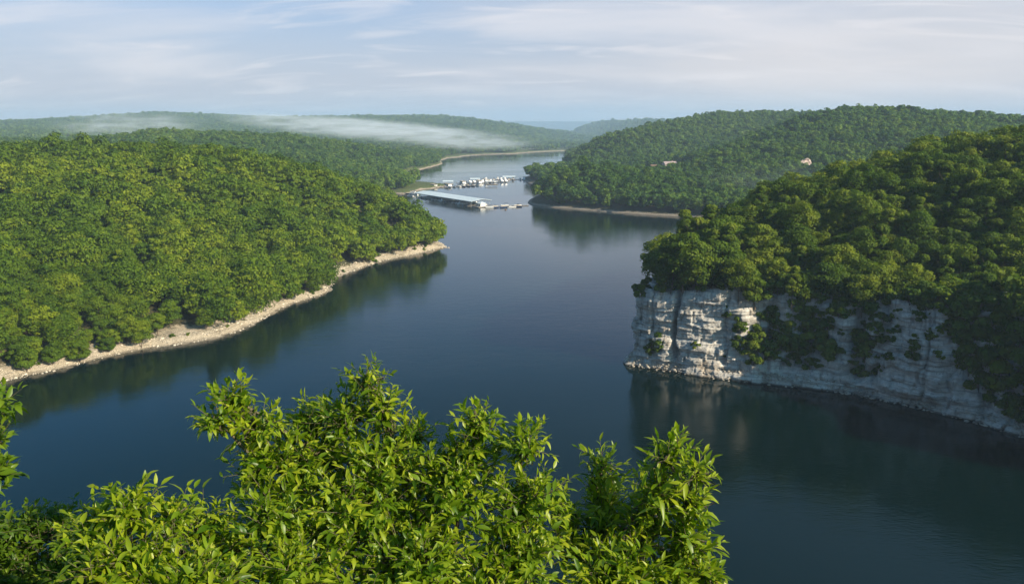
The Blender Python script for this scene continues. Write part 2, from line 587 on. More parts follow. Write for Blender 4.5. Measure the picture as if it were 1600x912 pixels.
def hill_mesh(name, hill, res, mat, label, bounds=None, detail=0.35):
    x0, y0 = hill.poly.min(0) - 3; x1, y1 = hill.poly.max(0) + 3
    if bounds:
        x0, x1, y0, y1 = max(x0, bounds[0]), min(x1, bounds[1]), max(y0, bounds[2]), min(y1, bounds[3])
    nx, ny = int((x1 - x0) / res) + 2, int((y1 - y0) / res) + 2
    gx = x0 + np.arange(nx) * res; gy = y0 + np.arange(ny) * res
    X, Y = np.meshgrid(gx, gy)
    Z = hill.height(X, Y)
    low = np.clip(1 - np.abs(Z - 2) / 5, 0, 1)
    tw = np.clip(1.6 - np.abs(Z - 1.8) / 2.2, 0, 1) * (Z > 0.05)
    st = 0.62 + 0.1 * vnoise(X / 20, Y / 20, seed=4)
    Zt = (np.floor(Z / st) + np.clip((Z / st - np.floor(Z / st)) * 3 - 1.0, 0, 1)) * st
    Z = Z * (1 - tw) + Zt * tw
    Z = Z + detail * fbm(X / 2.2, Y / 2.2, seed=91, octv=3) * (0.4 + 1.6 * low)
    V = np.stack([X, Y, Z], -1).reshape(-1, 3)
    i = np.arange(nx * ny).reshape(ny, nx)
    Fq = np.stack([i[:-1, :-1], i[:-1, 1:], i[1:, 1:], i[1:, :-1]], -1).reshape(-1, 4)
    zz = Z.reshape(-1)
    keep = (zz[Fq].max(1) > -1.5)
    Fq = Fq[keep]
    used = np.unique(Fq)
    remap = np.zeros(len(V), int); remap[used] = np.arange(len(used))
    o = link(name, make_mesh(name, V[used], remap[Fq], mat, True))
    tag(o, label=label, kind='structure')
    return o


def crest(pts, tree):
    out = []
    for px, py, Y in pts:
        x, y, z = at_y(px, py, Y)
        out.append((x, y, max(1.5, z - tree)))
    return out


# --- left headland
HL = Hill(
    [(-420, 90), on_z(-260, 660), on_z(0, 598), on_z(100, 577), on_z(200, 551), on_z(330, 530), on_z(395, 508), on_z(450, 478),
     on_z(515, 456), on_z(530, 433), on_z(600, 408), on_z(650, 398), on_z(690, 388), (-36, 428), (-52, 470), (-78, 540), (-98, 620),
     (-112, 700), (-108, 760), (-135, 800), (-230, 760), (-500, 700), (-700, 400)],
    crest([(-300, 222, 430), (-100, 226, 430), (0, 228, 430), (130, 229, 430), (270, 226, 430), (400, 240, 440), (500, 264, 440), (570, 287, 430),
           (630, 309, 425), (662, 335, 415)], 13.0)
    + crest([(0, 330, 285), (150, 330, 300), (300, 330, 322), (420, 340, 340), (520, 350, 360), (0, 430, 228), (150, 420, 247), (300, 415, 277),
             (420, 400, 312), (580, 360, 385)], 13.0)
    + [(-250, 560, 30), (-140, 560, 14), (-160, 680, 8), (-300, 640, 20)],
    slope=0.75, seed=3)
# --- wooded ridge behind the headland
HM = Hill(
    [(-700, 560), (-300, 640), (-150, 700), (-128, 760), on_z(632, 304), on_z(655, 298), on_z(690, 293), on_z(700, 290), on_z(660, 286), on_z(622, 284),
     on_z(618, 277), on_z(650, 267), on_z(675, 261), on_z(691, 256), on_z(690, 251), on_z(700, 247), (-150, 1600), (-700, 1700), (-1500, 1500), (-1400, 800)],
    crest([(-200, 212, 1000), (0, 230, 1000), (120, 230, 950), (190, 212, 980), (240, 204, 1000), (330, 209, 1020), (450, 214, 1060), (560, 226, 1100),
           (640, 234, 1120), (330, 240, 800), (450, 250, 820), (560, 262, 880), (20, 245, 800)], 10.0)
    + [(-118, 760, 2.2), (-100, 800, 2.0), (-120, 850, 2.5), (-150, 880, 4), (-160, 1400, 4), (-400, 1450, 10)],
    slope=0.5, seed=7, wig=3, wig_s=25)
# --- far left hills beyond the bend
HF = Hill(
    [(-1600, 1500), (-600, 1520), (-180, 1480), on_z(705, 246), on_z(740, 242.5), on_z(775, 241), on_z(800, 240.5), on_z(830, 238), on_z(860, 236.5), on_z(890, 235.5),
     on_z(925, 235.5), (330, 2300), (100, 3600), (-1800, 4200), (-4200, 3600), (-4000, 1800)],
    crest([(-250, 196, 2700), (0, 191, 2700), (100, 187, 2700), (190, 179, 2700), (250, 175, 2700), (330, 179, 2700), (400, 184, 2700), (450, 183, 2700), (560, 181, 2650),
           (640, 181, 2650), (690, 180, 2600), (760, 189, 2500), (830, 202, 2400), (862, 213, 2350), (885, 224, 2250),
           (600, 222, 1900), (700, 224, 1950), (800, 228, 2000), (300, 208, 1900), (100, 206, 1900), (40, 208, 1800), (450, 205, 2200), (600, 200, 2250), (720, 206, 2200)], 12.0),
    slope=0.6, seed=11, wig=5, wig_s=60)
# --- right hand land: rear ridge, small point, front spur
HB = Hill(
    [(500, 470), (300, 500), (190, 530), on_z(1040, 338), on_z(990, 335), on_z(940, 331), on_z(890, 327), on_z(850, 323), on_z(830, 320), on_z(826, 314), on_z(838, 306),
     on_z(852, 297), on_z(835, 289), on_z(820, 284), on_z(817, 279), on_z(835, 275), on_z(868, 271), on_z(880, 262), on_z(882, 252), on_z(886, 246),
     (200, 1650), (900, 1800), (1900, 1700), (2000, 700), (900, 420)],
    crest([(900, 230, 1150), (930, 216, 1170), (965, 206, 1200), (1010, 196, 1250), (1060, 187, 1300), (1120, 177, 1350), (1200, 175, 1400), (1235, 182, 1420), (1300, 181, 1450),
           (900, 243, 1060), (960, 236, 1080), (1040, 225, 1100), (1120, 214, 1150),
           (840, 272, 650), (870, 260, 665), (920, 253, 680), (955, 258, 700), (1000, 272, 712), (1050, 272, 725), (1100, 248, 760), (1170, 218, 830), (1240, 186, 900),
           (1290, 173, 940), (1330, 168, 960), (1390, 172, 960), (1450, 176, 950), (1520, 181, 930), (1600, 184, 900), (1800, 190, 900),
           (1120, 285, 640), (1200, 262, 680), (1300, 240, 720), (1420, 215, 740), (1600, 215, 740), (845, 262, 930), (870, 260, 960)], 11.0)
    + [(*on_z(1040, 268, 15.0), 15.0), (*on_z(1000, 268, 14), 14.0), (*on_z(940, 262, 8), 8), at_y(930, 268, 860)[:2] + (2,), at_y(985, 268, 880)[:2] + (5,), at_y(900, 270, 840)[:2] + (2,), at_y(950, 268, 930)[:2] + (3,), at_y(1030, 268, 960)[:2] + (14,), at_y(1080, 240, 960)[:2] + (14,), at_y(1150, 230, 1000)[:2] + (20,), at_y(1215, 210, 1080)[:2] + (34,), at_y(1260, 200, 1150)[:2] + (44,)],
    slope=0.75, seed=19, wig=2.5, wig_s=20)
# --- far right hill and last ridge
HC = Hill(
    [(180, 2500), (330, 2380), (800, 2300), (2400, 2400), (2600, 3800), (600, 4200), (250, 3300)],
    crest([(862, 208, 3000), (880, 202, 3000), (930, 189, 3000), (990, 186, 3000), (1050, 186, 3000), (1150, 189, 3000), (1400, 186, 3000), (1700, 184, 3000)], 12.0),
    slope=0.6, seed=23, wig=5, wig_s=60)
HD = Hill(
    [(-8000, 7200), (-1500, 7000), (1000, 6900), (8000, 7200), (8500, 9500), (-8500, 9500)],
    crest([(-300, 187, 8000), (100, 187, 8000), (500, 187.5, 8000), (700, 188, 8000), (790, 188.5, 8000), (850, 188.5, 8000), (950, 188.5, 8000), (1300, 187, 8000), (1700, 187, 8000)], 8.0),
    slope=0.5, seed=29, wig=10, wig_s=200)

# --- near right bluff: photo columns give the water line and the top of the rock
CL = [(975, 568, 452), (1000, 574, 455), (1050, 582, 452), (1120, 592, 450), (1200, 601, 455), (1300, 612, 463), (1400, 631, 470), (1500, 655, 462), (1600, 685, 470), (1700, 722, 480), (1850, 790, 500)]
cliff_pts, cliff_top = [], []
for px, yb, yt in CL:
    x, y = on_z(px, yb)
    cliff_pts.append((x, y))
    t = y + 3.0
    cliff_top.append(at_y(px, yt, t)[2])
back_pts = [(330, 400), (200, 385), (120, 345), (78, 295), (54, 252), (38, 226)]
back_top = [14, 18, 20, 22, 22, 22]
bl_path = back_pts + cliff_pts
bl_top = back_top + cliff_top
HR = Hill(
    bl_path + [(150, 60), (220, 40), (420, 60), (480, 300)],
    crest([(1000, 385, 222), (1040, 352, 238), (1080, 322, 250), (1130, 305, 262), (1190, 294, 280), (1240, 285, 290), (1290, 275, 295), (1350, 257, 300), (1420, 237, 300),
           (1500, 222, 295), (1600, 204, 285), (1750, 200, 270), (1900, 195, 260)], 10.5)
    + crest([(1150, 370, 225), (1250, 350, 225), (1350, 335, 225), (1450, 325, 222), (1550, 310, 215), (1650, 310, 205), (1800, 330, 190)], 9.0)
    + [(x + 5 * 0.5, y + 5 * 0.8, z - 0.5) for (x, y), z in zip(cliff_pts, cliff_top)] + [(x + 5, y - 3, z) for (x, y), z in zip(back_pts, back_top)],
    shore_h=20, shore_in=6, slope=30.0, seed=31, cut=11.0, wig=0.0, rough=0.6)
# --- the overlook the camera stands on
HO = Hill(
    [(-420, 30), (-150, 44), (-40, 50), (40, 50), (120, 34), (160, 10), (420, -80), (420, -420), (-420, -420)],
    [(0, -10, 68.2), (0, 0.5, 68.2), (-80, -10, 67), (80, -20, 67), (0, -200, 66), (-300, -200, 60), (300, -250, 60), (0, 8, 58), (-12, 10, 56), (12, 10, 56), (0, 25, 34), (-60, 18, 46), (60, 12, 46),
     (-30, 25, 32), (30, 25, 32), (-200, -20, 58), (0, 38, 12)],
    slope=1.6, seed=37, rough=0.3, wig=1.5)
HILLS = [HL, HM, HF, HB, HC, HD, HR, HO]

hill_mesh('hill', HL, 1.2, M['ground'], 'wooded left headland with pale rocky bank', bounds=(-330, 20, 80, 620))
hill_mesh('hill', HM, 5.0, M['ground_far'], 'low wooded ridge behind the left headland')
hill_mesh('hill', HF, 14.0, M['ground_far'], 'far wooded hills beyond the bend of the lake')
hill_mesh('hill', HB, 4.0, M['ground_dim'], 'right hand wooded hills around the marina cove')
hill_mesh('hill', HC, 25.0, M['ground_far'], 'hazy far hill right of the channel')
hill_mesh('hill', HD, 60.0, M['leaf_far_f'], 'most distant flat ridge on the horizon')
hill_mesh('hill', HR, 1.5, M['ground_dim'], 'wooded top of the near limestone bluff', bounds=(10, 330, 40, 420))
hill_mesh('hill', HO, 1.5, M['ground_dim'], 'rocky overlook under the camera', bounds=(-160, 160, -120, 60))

# lake
wv = np.array([(-10400, -400, 0), (10400, -400, 0), (10400, 10400, 0), (-10400, 10400, 0)], float)
wo = link('water', make_mesh('water', wv, np.array([[0, 1, 2, 3]]), M['water']))
tag(wo, 'calm dark blue lake winding between wooded hills', kind='structure')


# --- the limestone cliff face
def resample(pts, vals, step):
    P = smooth_open(np.array(pts, float)); V = np.interp(np.linspace(0, len(pts) - 1, len(P)), np.arange(len(pts)), vals)
    L = np.concatenate([[0], np.cumsum(np.linalg.norm(np.diff(P, axis=0), axis=1))])
    s_ = np.arange(0, L[-1], step)
    return np.stack([np.interp(s_, L, P[:, 0]), np.interp(s_, L, P[:, 1])], -1), np.interp(s_, L, V), s_


def smooth_open(P, n=8):
    out = []
    for i in range(len(P) - 1):
        p0, p1, p2, p3 = P[max(i - 1, 0)], P[i], P[i + 1], P[min(i + 2, len(P) - 1)]
        for j in range(n):
            t = j / n
            out.append(0.5 * ((2 * p1) + (-p0 + p2) * t + (2 * p0 - 5 * p1 + 4 * p2 - p3) * t * t + (-p0 + 3 * p1 - 3 * p2 + p3) * t ** 3))
    out.append(P[-1])
    return np.array(out)


CS, CT, CU = resample(bl_path, bl_top, 0.28)
tan = np.gradient(CS, axis=0); tan /= np.linalg.norm(tan, axis=1)[:, None]
kern = np.ones(21) / 21
tan = np.stack([np.convolve(np.pad(tan[:, k], 10, 'edge'), kern, 'valid') for k in (0, 1)], -1)
tan /= np.linalg.norm(tan, axis=1)[:, None]
inn = np.stack([-tan[:, 1], tan[:, 0]], -1)
qq = CS + inn * 3
if (HR.sd(qq[:, 0], qq[:, 1]) < 0).mean() > 0.5:
    inn = -inn
cpx, _, _ = project(CS[:, 0], CS[:, 1], np.zeros(len(CS)))   # which photo column each station was measured in
nose = np.argmin(np.linalg.norm(CS - np.array(cliff_pts[0]), axis=1))
front = np.arange(len(CS)) >= nose
u_of = lambda px: CU[nose + np.argmin(np.abs(cpx[nose:] - px))]


def bumpf(x, c, w):
    return np.exp(-((x - c) / w) ** 2)


def cliff_offset(U, Zn, Z, top):
    """how far the face lies inland of the water line"""
    o = np.where(Z < 2.2, Z * 0.62, 1.364 + (Z - 2.2) * 0.05)
    o = np.where(Z < 0, Z * 0.3, o)
    # vegetated talus in the middle, and scree at the right
    tal = np.clip(bumpf(U, u_of(1225), 13) * 1.25, 0, 1)
    tal = np.maximum(tal, np.clip(bumpf(U, u_of(1560), 14) * 0.5, 0, 1))
    hz = np.clip((Z - 1.5) / 9.0, 0, 1)
    o = o + tal * 3.4 * hz
    big = 2.6 * vnoise(U / 9.0, Z * 0 + 0.5, seed=41) + 1.5 * vnoise(U / 4.2, Z / 14.0, seed=42)
    # buttress by buttress, with a flat-ish face and sharp recesses
    o = o + np.clip((Z - 1.0) / 3, 0, 1) * big
    for c, w, dpt in ((1048, 0.75, 3.6), (1012, 0.5, 1.3), (1128, 0.5, 1.0), (1200, 0.8, 1.8), (1330, 2.4, 4.2), (1362, 1.4, 2.6), (1470, 1.3, 2.4), (1435, 0.5, 1.0), (1535, 1.0, 1.6)):
        ww = w * (1 + 0.5 * vnoise(Z / 3.0, Z * 0 + c, seed=43))
        cc = u_of(c) + 0.7 * vnoise(Z / 5.0, Z * 0 + c, seed=44)
        o = o + dpt * bumpf(U, cc, ww) * np.clip((Z - 2.2) / 2.0, 0, 1)
    # beds: each stratum sticks out by its own amount, thin gaps recess between beds
    zs = Z + 0.35 * vnoise(U / 18.0, Z * 0, seed=45) + 0.012 * U
    for th, amp, sd_ in ((3.6, 0.80, 46), (1.45, 0.42, 47), (0.62, 0.16, 48)):
        k = np.floor(zs / th)
        fr = zs / th - k
        wob = vnoise(U / 7.0 + k * 3.7, k * 1.31, seed=sd_)
        o = o + amp * wob + amp * 0.9 * (np.clip(1 - fr / 0.12, 0, 1) + np.clip(1 - (1 - fr) / 0.08, 0, 1)) * (0.5 + 0.5 * vnoise(U / 5.0, k * 2.1, seed=sd_ + 9))
    # joints: blocks
    bk = np.floor(zs / 1.9)
    bu = U / 2.6 + _hash(bk, bk * 0, bk * 0, 5) * 7.0
    cell = np.floor(bu)
    o = o + 0.8 * (_hash(cell, bk, bk * 0, 6) - 0.5) + 0.60 * np.clip(1 - np.abs(bu - cell) / 0.08, 0, 1)
    o = o + 0.65 * fbm(U / 2.6, Z / 1.9, seed=50, octv=4) + 0.12 * fbm(U / 0.6, Z / 0.5, seed=51, octv=2)
    # deep overhanging shelf two thirds up
    o = o + 0.8 * bumpf(zs, 0.62 * top, 0.28) * (0.6 + 0.4 * vnoise(U / 6, Z * 0, seed=52))
    rgt = np.clip((U - u_of(1370)) / 8.0, 0, 1)
    o = o + rgt * (1.5 * fbm(U / 5.0, Z / 3.5, seed=57, octv=4) + 0.9 * np.clip(1 - np.abs(np.mod(U + 1.2 * vnoise(Z / 4, Z * 0, seed=58), 6.3) - 3.1) / 0.5, 0, 1))
    # rounded brow at the top
    o = o + np.clip((Z - (top - 2.5)) / 2.5, 0, 1) ** 2 * 2.2
    return o


nz_ = 112
vv = np.linspace(0, 1, nz_)
U2 = np.repeat(CU[None, :], nz_, 0)
T2 = np.repeat(CT[None, :], nz_, 0)
topn = T2 + 1.2 * vnoise(U2 / 6.0, U2 * 0, seed=53)
Z2 = -1.2 + (topn + 1.2) * vv[:, None]
O2 = cliff_offset(U2, vv, Z2, topn)
rows_x = CS[None, :, 0] + inn[None, :, 0] * O2
rows_y = CS[None, :, 1] + inn[None, :, 1] * O2
# brow rows running inland onto the hill top
ext = 22
ex, ey, ez = [], [], []
for k in range(1, ext + 1):
    f = k / ext
    dd = O2[-1] + f * 16.0
    x_ = CS[:, 0] + inn[:, 0] * dd; y_ = CS[:, 1] + inn[:, 1] * dd
    hh = HR.height(x_, y_, True)
    w_ = min(1, f * 2.0)
    ex.append(x_); ey.append(y_); ez.append(Z2[-1] * (1 - w_) + (hh + 0.1) * w_ + 0.25 * fbm(x_, y_, seed=54))
GX = np.concatenate([rows_x, np.array(ex)]); GY = np.concatenate([rows_y, np.array(ey)]); GZ = np.concatenate([Z2, np.array(ez)])
V = np.stack([GX, GY, GZ], -1).reshape(-1, 3)
ny, nx = GX.shape
ii = np.arange(nx * ny).reshape(ny, nx)
Fq = np.stack([ii[:-1, :-1], ii[:-1, 1:], ii[1:, 1:], ii[1:, :-1]], -1).reshape(-1, 4)
co = link('cliff', make_mesh('cliff', V, Fq, M['cliff'], False))
tag(co, 'pale layered limestone cliff dropping into the lake below the right bluff', kind='structure')


def cliff_point(px, py):
    """point of the face near a photo position (station by column, then height on the real face)"""
    best, bd = None, 1e9
    X_, Y_, _ = project(rows_x[:, nose:], rows_y[:, nose:], Z2[:, nose:])
    dd = (X_ - px) ** 2 + (Y_ - py) ** 2
    k = np.argmin(dd)
    r, c = np.unravel_index(k, dd.shape)
    c += nose
    return Vector((rows_x[r, c], rows_y[r, c], Z2[r, c])), Vector((-inn[c, 0], -inn[c, 1], 0))


# ------------------------------------------------------------------ visibility of a canopy point
gres = 12.0
GXm, GYm = np.meshgrid(np.arange(-1500, 2000, gres), np.arange(60, 4200, gres))
Hmap = np.full(GXm.shape, 0.0)
for hh_ in (HL, HM, HF, HB, HC, HR):
    bx0, by0 = hh_.poly.min(0); bx1, by1 = hh_.poly.max(0)
    mk = (GXm > bx0) & (GXm < bx1) & (GYm > by0) & (GYm < by1)
    if mk.any():
        Hmap[mk] = np.maximum(Hmap[mk], hh_.height(GXm[mk], GYm[mk]))


def sight(x, y, z, margin=3.0):
    """True where the line from the overlook to the point clears the ground"""
    ok = np.ones(len(x), bool)
    for f in np.linspace(0.25, 0.985, 60):
        xx, yy = x * f, y * f
        zz = CAM_H + (z + margin - CAM_H) * f
        i = np.clip(((xx + 1500) / gres).astype(int), 0, GXm.shape[1] - 1)
        j = np.clip(((yy - 60) / gres).astype(int), 0, GXm.shape[0] - 1)
        hm = Hmap[j, i]
        near = (1 - f) * np.hypot(x, y) < 25
        ok &= ~((hm + np.where(hm > 5, 4.0, 0.0) > zz) & ~near & (yy > 60))
    return ok


def in_frame(x, y, z, mx=260, my=120):
    X_, Y_, dep = project(x, y, z)
    return (X_ > -mx) & (X_ < 1600 + mx) & (Y_ < 912 + my) & (y > 5)


# ------------------------------------------------------------------ tree crowns as leaf clumps
def crown_cards(seed, H, Rr, n, size, lobes=12, squash=0.8, base=0.30, cone=0.0):
    """centres, normals, sizes, clump value of the leaf sprays of one crown"""
    g = np.random.default_rng(seed)
    L = []
    cz = H * (base + (1 - base) * 0.52)
    rz = H * (1 - base) * 0.5
    for k in range(lobes):
        th = 2 * math.pi * (k * 0.381966 + g.uniform(-0.08, 0.08)) * 1.0
        zz = -0.75 + 1.6 * (k + 0.5) / lobes
        rr = math.sqrt(max(0.05, 1 - min(0.98, abs(zz)) ** 2))
        if cone: rr *= (1 - cone * (zz + 0.75) / 1.6)
        s_ = g.uniform(0.22, 0.50) * Rr * (1 - 0.35 * cone)
        out = g.uniform(0.45, 0.92)
        L.append((math.cos(th) * rr * Rr * out, math.sin(th) * rr * Rr * out, cz + zz * rz * 0.82 + g.uniform(-0.6, 0.6), s_, g.uniform(0, 1)))
    L.append((g.uniform(-.2, .2) * Rr, g.uniform(-.2, .2) * Rr, H - 0.32 * Rr, 0.36 * Rr, g.uniform(0.3, 1)))
    L = np.array(L)
    wgt = L[:, 3] ** 2; wgt /= wgt.sum()
    pick = g.choice(len(L), n, p=wgt)
    d = g.normal(size=(n, 3)); d[:, 2] = d[:, 2] + 0.35
    d /= np.linalg.norm(d, axis=1)[:, None]
    rad = L[pick, 3] * (0.70 + 0.40 * g.random(n) ** 0.8 + np.abs(g.normal(size=n)) * 0.16)
    sq = (0.50 + 0.5 * g.random(len(L)))[pick] * squash
    c = L[pick, :3] + d * rad[:, None] * np.stack([np.ones(n), np.ones(n), sq], -1)
    # thin sprays out where another lobe buries them
    keep = np.ones(n, bool)
    for l in L:
        r = np.linalg.norm((c - l[:3]) / np.array([1, 1, squash]), axis=1)
        keep &= ~(r < l[3] * 0.66)
    c, d, pick = c[keep], d[keep], pick[keep]
    nn = d + g.normal(size=d.shape) * 0.40 + np.array([0, 0, 0.25])
    nn /= np.linalg.norm(nn, axis=1)[:, None]
    sz = size * g.uniform(0.6, 1.35, len(c))
    clump = np.clip(L[pick, 4] * 0.65 + 0.35 * g.random(len(c)), 0, 1)
    return c, nn, sz, clump


def cards_to_mesh(c, nn, sz, g, aspect=0.62):
    t = g.normal(size=nn.shape)
    t -= (t * nn).sum(1)[:, None] * nn
    t /= np.linalg.norm(t, axis=1)[:, None]
    b = np.cross(nn, t)
    s1 = sz[:, None] * 0.62; s2 = sz[:, None] * 0.62 * aspect
    bend = nn * sz[:, None] * 0.10
    v = np.stack([c - t * s1 - bend, c + b * s2 + bend - t * s1 * 0.15, c + t * s1 - bend, c - b * s2 + bend - t * s1 * 0.15], 1)
    f = np.arange(len(c) * 4).reshape(-1, 4)
    return v.reshape(-1, 3), f


class Proto:
    def __init__(s, seed, H, Rr, n, size, mat=None, **kw):
        g = np.random.default_rng(seed + 900)
        c, nn, sz, cl = crown_cards(seed, H, Rr, n, size, **kw)
        s.v, s.f = cards_to_mesh(c, nn, sz, g)
        s.cl = np.repeat(cl, 4)
        s.H, s.R = H, Rr
        s.me = {}
        s.seed = seed

    def mesh(s, mat):
        k = mat.name
        if k not in s.me:
            s.me[k] = make_mesh('crown', s.v, s.f, mat, False, {'clump': s.cl})
        return s.me[k]


def tube_path(P, rad, n=6):
    """verts/faces of a tube along points P with radii rad"""
    P = np.array(P, float); m = len(P)
    T = np.gradient(P, axis=0); T /= np.linalg.norm(T, axis=1)[:, None] + 1e-9
    ref = np.array([0.31, 0.87, 0.1]); A = np.cross(T, ref); A /= np.linalg.norm(A, axis=1)[:, None] + 1e-9
    B = np.cross(T, A)
    th = np.linspace(0, 2 * math.pi, n, endpoint=False)
    v = P[:, None, :] + (np.cos(th)[None, :, None] * A[:, None, :] + np.sin(th)[None, :, None] * B[:, None, :]) * np.array(rad)[:, None, None]
    i = np.arange(m * n).reshape(m, n)
    f = np.stack([i[:-1], np.roll(i[:-1], -1, 1), np.roll(i[1:], -1, 1), i[1:]], -1).reshape(-1, 4)
    return v.reshape(-1, 3), f


def join(parts):
    vs, fs, o = [], [], 0
    for v, f in parts:
        vs.append(v); fs.append(f + o); o += len(v)
    return np.concatenate(vs), np.concatenate(fs)


def trunk_mesh(seed, H, r):
    g = np.random.default_rng(seed)
    z = np.linspace(-0.8, H * 0.85, 7)
    x = np.cumsum(g.normal(size=7) * 0.12); y = np.cumsum(g.normal(size=7) * 0.12)
    P = np.stack([x - x[0], y - y[0], z], -1)
    parts = [tube_path(P, np.linspace(r, r * 0.2, 7), 7)]
    for k in range(6):
        t = g.integers(2, 6); a = g.uniform(0, 6.28); L_ = H * g.uniform(0.18, 0.32)
        q = P[t] + np.array([0, 0, g.uniform(-0.3, 0.5)])
        e = q + np.array([math.cos(a) * L_, math.sin(a) * L_, L_ * 0.7])
        parts.append(tube_path([q, (q + e) / 2 + np.array([0, 0, -0.1 * L_]), e], [r * 0.42, r * 0.28, r * 0.08], 5))
    v, f = join(parts)
    return make_mesh('trunk', v, f, M['bark'], True)


NEAR = [Proto(100 + k, H, Rr, 5200, 0.44, lobes=lb + 8, squash=sq, base=bs, cone=cn) for k, (H, Rr, lb, sq, bs, cn) in enumerate([
    (11.0, 4.3, 15, 0.75, 0.22, 0.0), (12.5, 4.0, 16, 0.8, 0.22, 0.1), (9.5, 4.0, 13, 0.72, 0.2, 0.0), (13.5, 4.4, 17, 0.8, 0.25, 0.15), (10.5, 3.6, 13, 0.85, 0.2, 0.2), (8.0, 3.4, 11, 0.8, 0.12, 0.0),
    (13.5, 3.0, 14, 0.85, 0.15, 0.62)])]
NEAR_TR = [trunk_mesh(200 + k, p.H, 0.20) for k, p in enumerate(NEAR)]
FORM = ['broad round-topped', 'tall rounded', 'low spreading', 'tall broad', 'narrow upright', 'short bushy', 'slender pointed']
MIDP = [Proto(300 + k, 10.5 + (k % 3), 3.2 + 0.95 * (k % 3), 1700, 0.64, lobes=20, squash=0.75, base=0.2) for k in range(6)]
MIDP.append(Proto(330, 12.5, 2.7, 1500, 0.6, lobes=14, squash=0.85, base=0.12, cone=0.6))
MIDF = [Proto(350 + k, 10.5 + (k % 3), 3.2 + 0.95 * (k % 3), 900, 0.90, lobes=16, squash=0.75, base=0.2) for k in range(6)]
FARP = [Proto(400 + k, 10.5 + (k % 3), 4.4 + 0.4 * (k % 2), 270, 1.85, lobes=9, squash=0.8, base=0.15) for k in range(6)]
VFAR = [Proto(500 + k, 11 + (k % 3), 6.5, 95, 4.0, lobes=6, squash=0.9, base=0.1) for k in range(4)]


def scatter(hill, spacing, dmin, bounds, seed, zmin=2.0, jitter=0.42, dens_noise=0.0):
    g = np.random.default_rng(seed)
    x0, x1, y0, y1 = bounds
    X, Y = np.meshgrid(np.arange(x0, x1, spacing), np.arange(y0, y1, spacing * 0.87))
    X = X + (np.arange(X.shape[0]) % 2)[:, None] * spacing * 0.5
    X = X.ravel() + g.uniform(-jitter, jitter, X.size) * spacing
    Y = Y.ravel() + g.uniform(-jitter, jitter, Y.size) * spacing
    k = in_frame(X, Y, np.full(X.shape, 20.0)) & (hill.sd(X, Y) > dmin)
    X, Y = X[k], Y[k]
    Z = hill.height(X, Y, True)
    k = Z > zmin
    X, Y, Z = X[k], Y[k], Z[k]
    k = sight(X, Y, Z + 10)
    return X[k], Y[k], Z[k]


def bake_forest(name, X, Y, Z, protos, mat, label, seed, smin=0.62, smax=1.35, tint_scale=60.0, split=None):
    g = np.random.default_rng(seed)
    n = len(X)
    which = g.integers(0, len(protos), n)
    if split:                                   # beyond a distance the coarser crowns stand
        far_p, dist = split
        which = np.where(np.hypot(X, Y) > dist, len(protos) + g.integers(0, len(far_p), n), which)
        protos = protos + far_p
    rz = g.uniform(0, 2 * math.pi, n); sc_ = g.uniform(smin, smax, n); sz_ = sc_ * g.uniform(0.85, 1.15, n)
    tint = np.clip(0.5 + 0.9 * vnoise(X / tint_scale, Y / tint_scale, seed=seed) * 0.45 + g.normal(size=n) * 0.30 + np.where(g.random(n) < 0.08, g.choice([-0.6, 0.6], n), 0), 0, 1)
    vs, fs, cl, tn, off = [], [], [], [], 0
    for k, p in enumerate(protos):
        idx = np.where(which == k)[0]
        if len(idx) == 0: continue
        c, s_ = np.cos(rz[idx]), np.sin(rz[idx])
        vx = p.v[None, :, 0] * c[:, None] - p.v[None, :, 1] * s_[:, None]
        vy = p.v[None, :, 0] * s_[:, None] + p.v[None, :, 1] * c[:, None]
        v = np.stack([vx * sc_[idx][:, None] + X[idx][:, None], vy * sc_[idx][:, None] + Y[idx][:, None], p.v[None, :, 2] * sz_[idx][:, None] + (Z[idx] + g.uniform(-1.6, 1.2, len(idx)))[:, None] - 0.4], -1)
        m_ = len(p.v)
        vs.append(v.reshape(-1, 3).astype(np.float32))
        fs.append((np.arange(len(idx) * m_).reshape(-1, 4) + off).astype(np.int32))
        off += len(idx) * m_
        cl.append(np.tile(p.cl, len(idx)).astype(np.float32)); tn.append(np.repeat(tint[idx], m_).astype(np.float32))
    me = make_mesh(name, np.concatenate(vs), np.concatenate(fs), mat, False, {'clump': np.concatenate(cl), 'tint': np.concatenate(tn)})
    o = link(name, me)
    tag(o, label, kind='stuff')
    print('forest', label, n, 'trees', off // 4, 'faces')
    return o


# near candidates on headland and bluff; the 300 that show largest become single trees
hx, hy, hz = scatter(HL, 5.0, 0.2, (-330, 0, 100, 640), 11, zmin=0.15)
_d = HL.sd(hx, hy)
_k = (vnoise(hx / 11, hy / 11, seed=71) < 0.62) & (_d > -0.6 + 2.4 * np.clip((350 - hy) / 130, 0, 1) + 2.0 * vnoise(hx / 8, hy / 8, seed=66))
hx, hy, hz = hx[_k], hy[_k], hz[_k]
bx, by, bz = scatter(HR, 5.2, 3.4, (20, 330, 60, 400), 12, zmin=5)
src = np.concatenate([np.zeros(len(hx), int), np.ones(len(bx), int)])
ax_, ay_, az_ = np.concatenate([hx, bx]), np.concatenate([hy, by]), np.concatenate([hz, bz])
PX, PY, PD = project(ax_, ay_, az_ + 7)
inside = (PX > 4) & (PX < 1596) & (PY < 905)
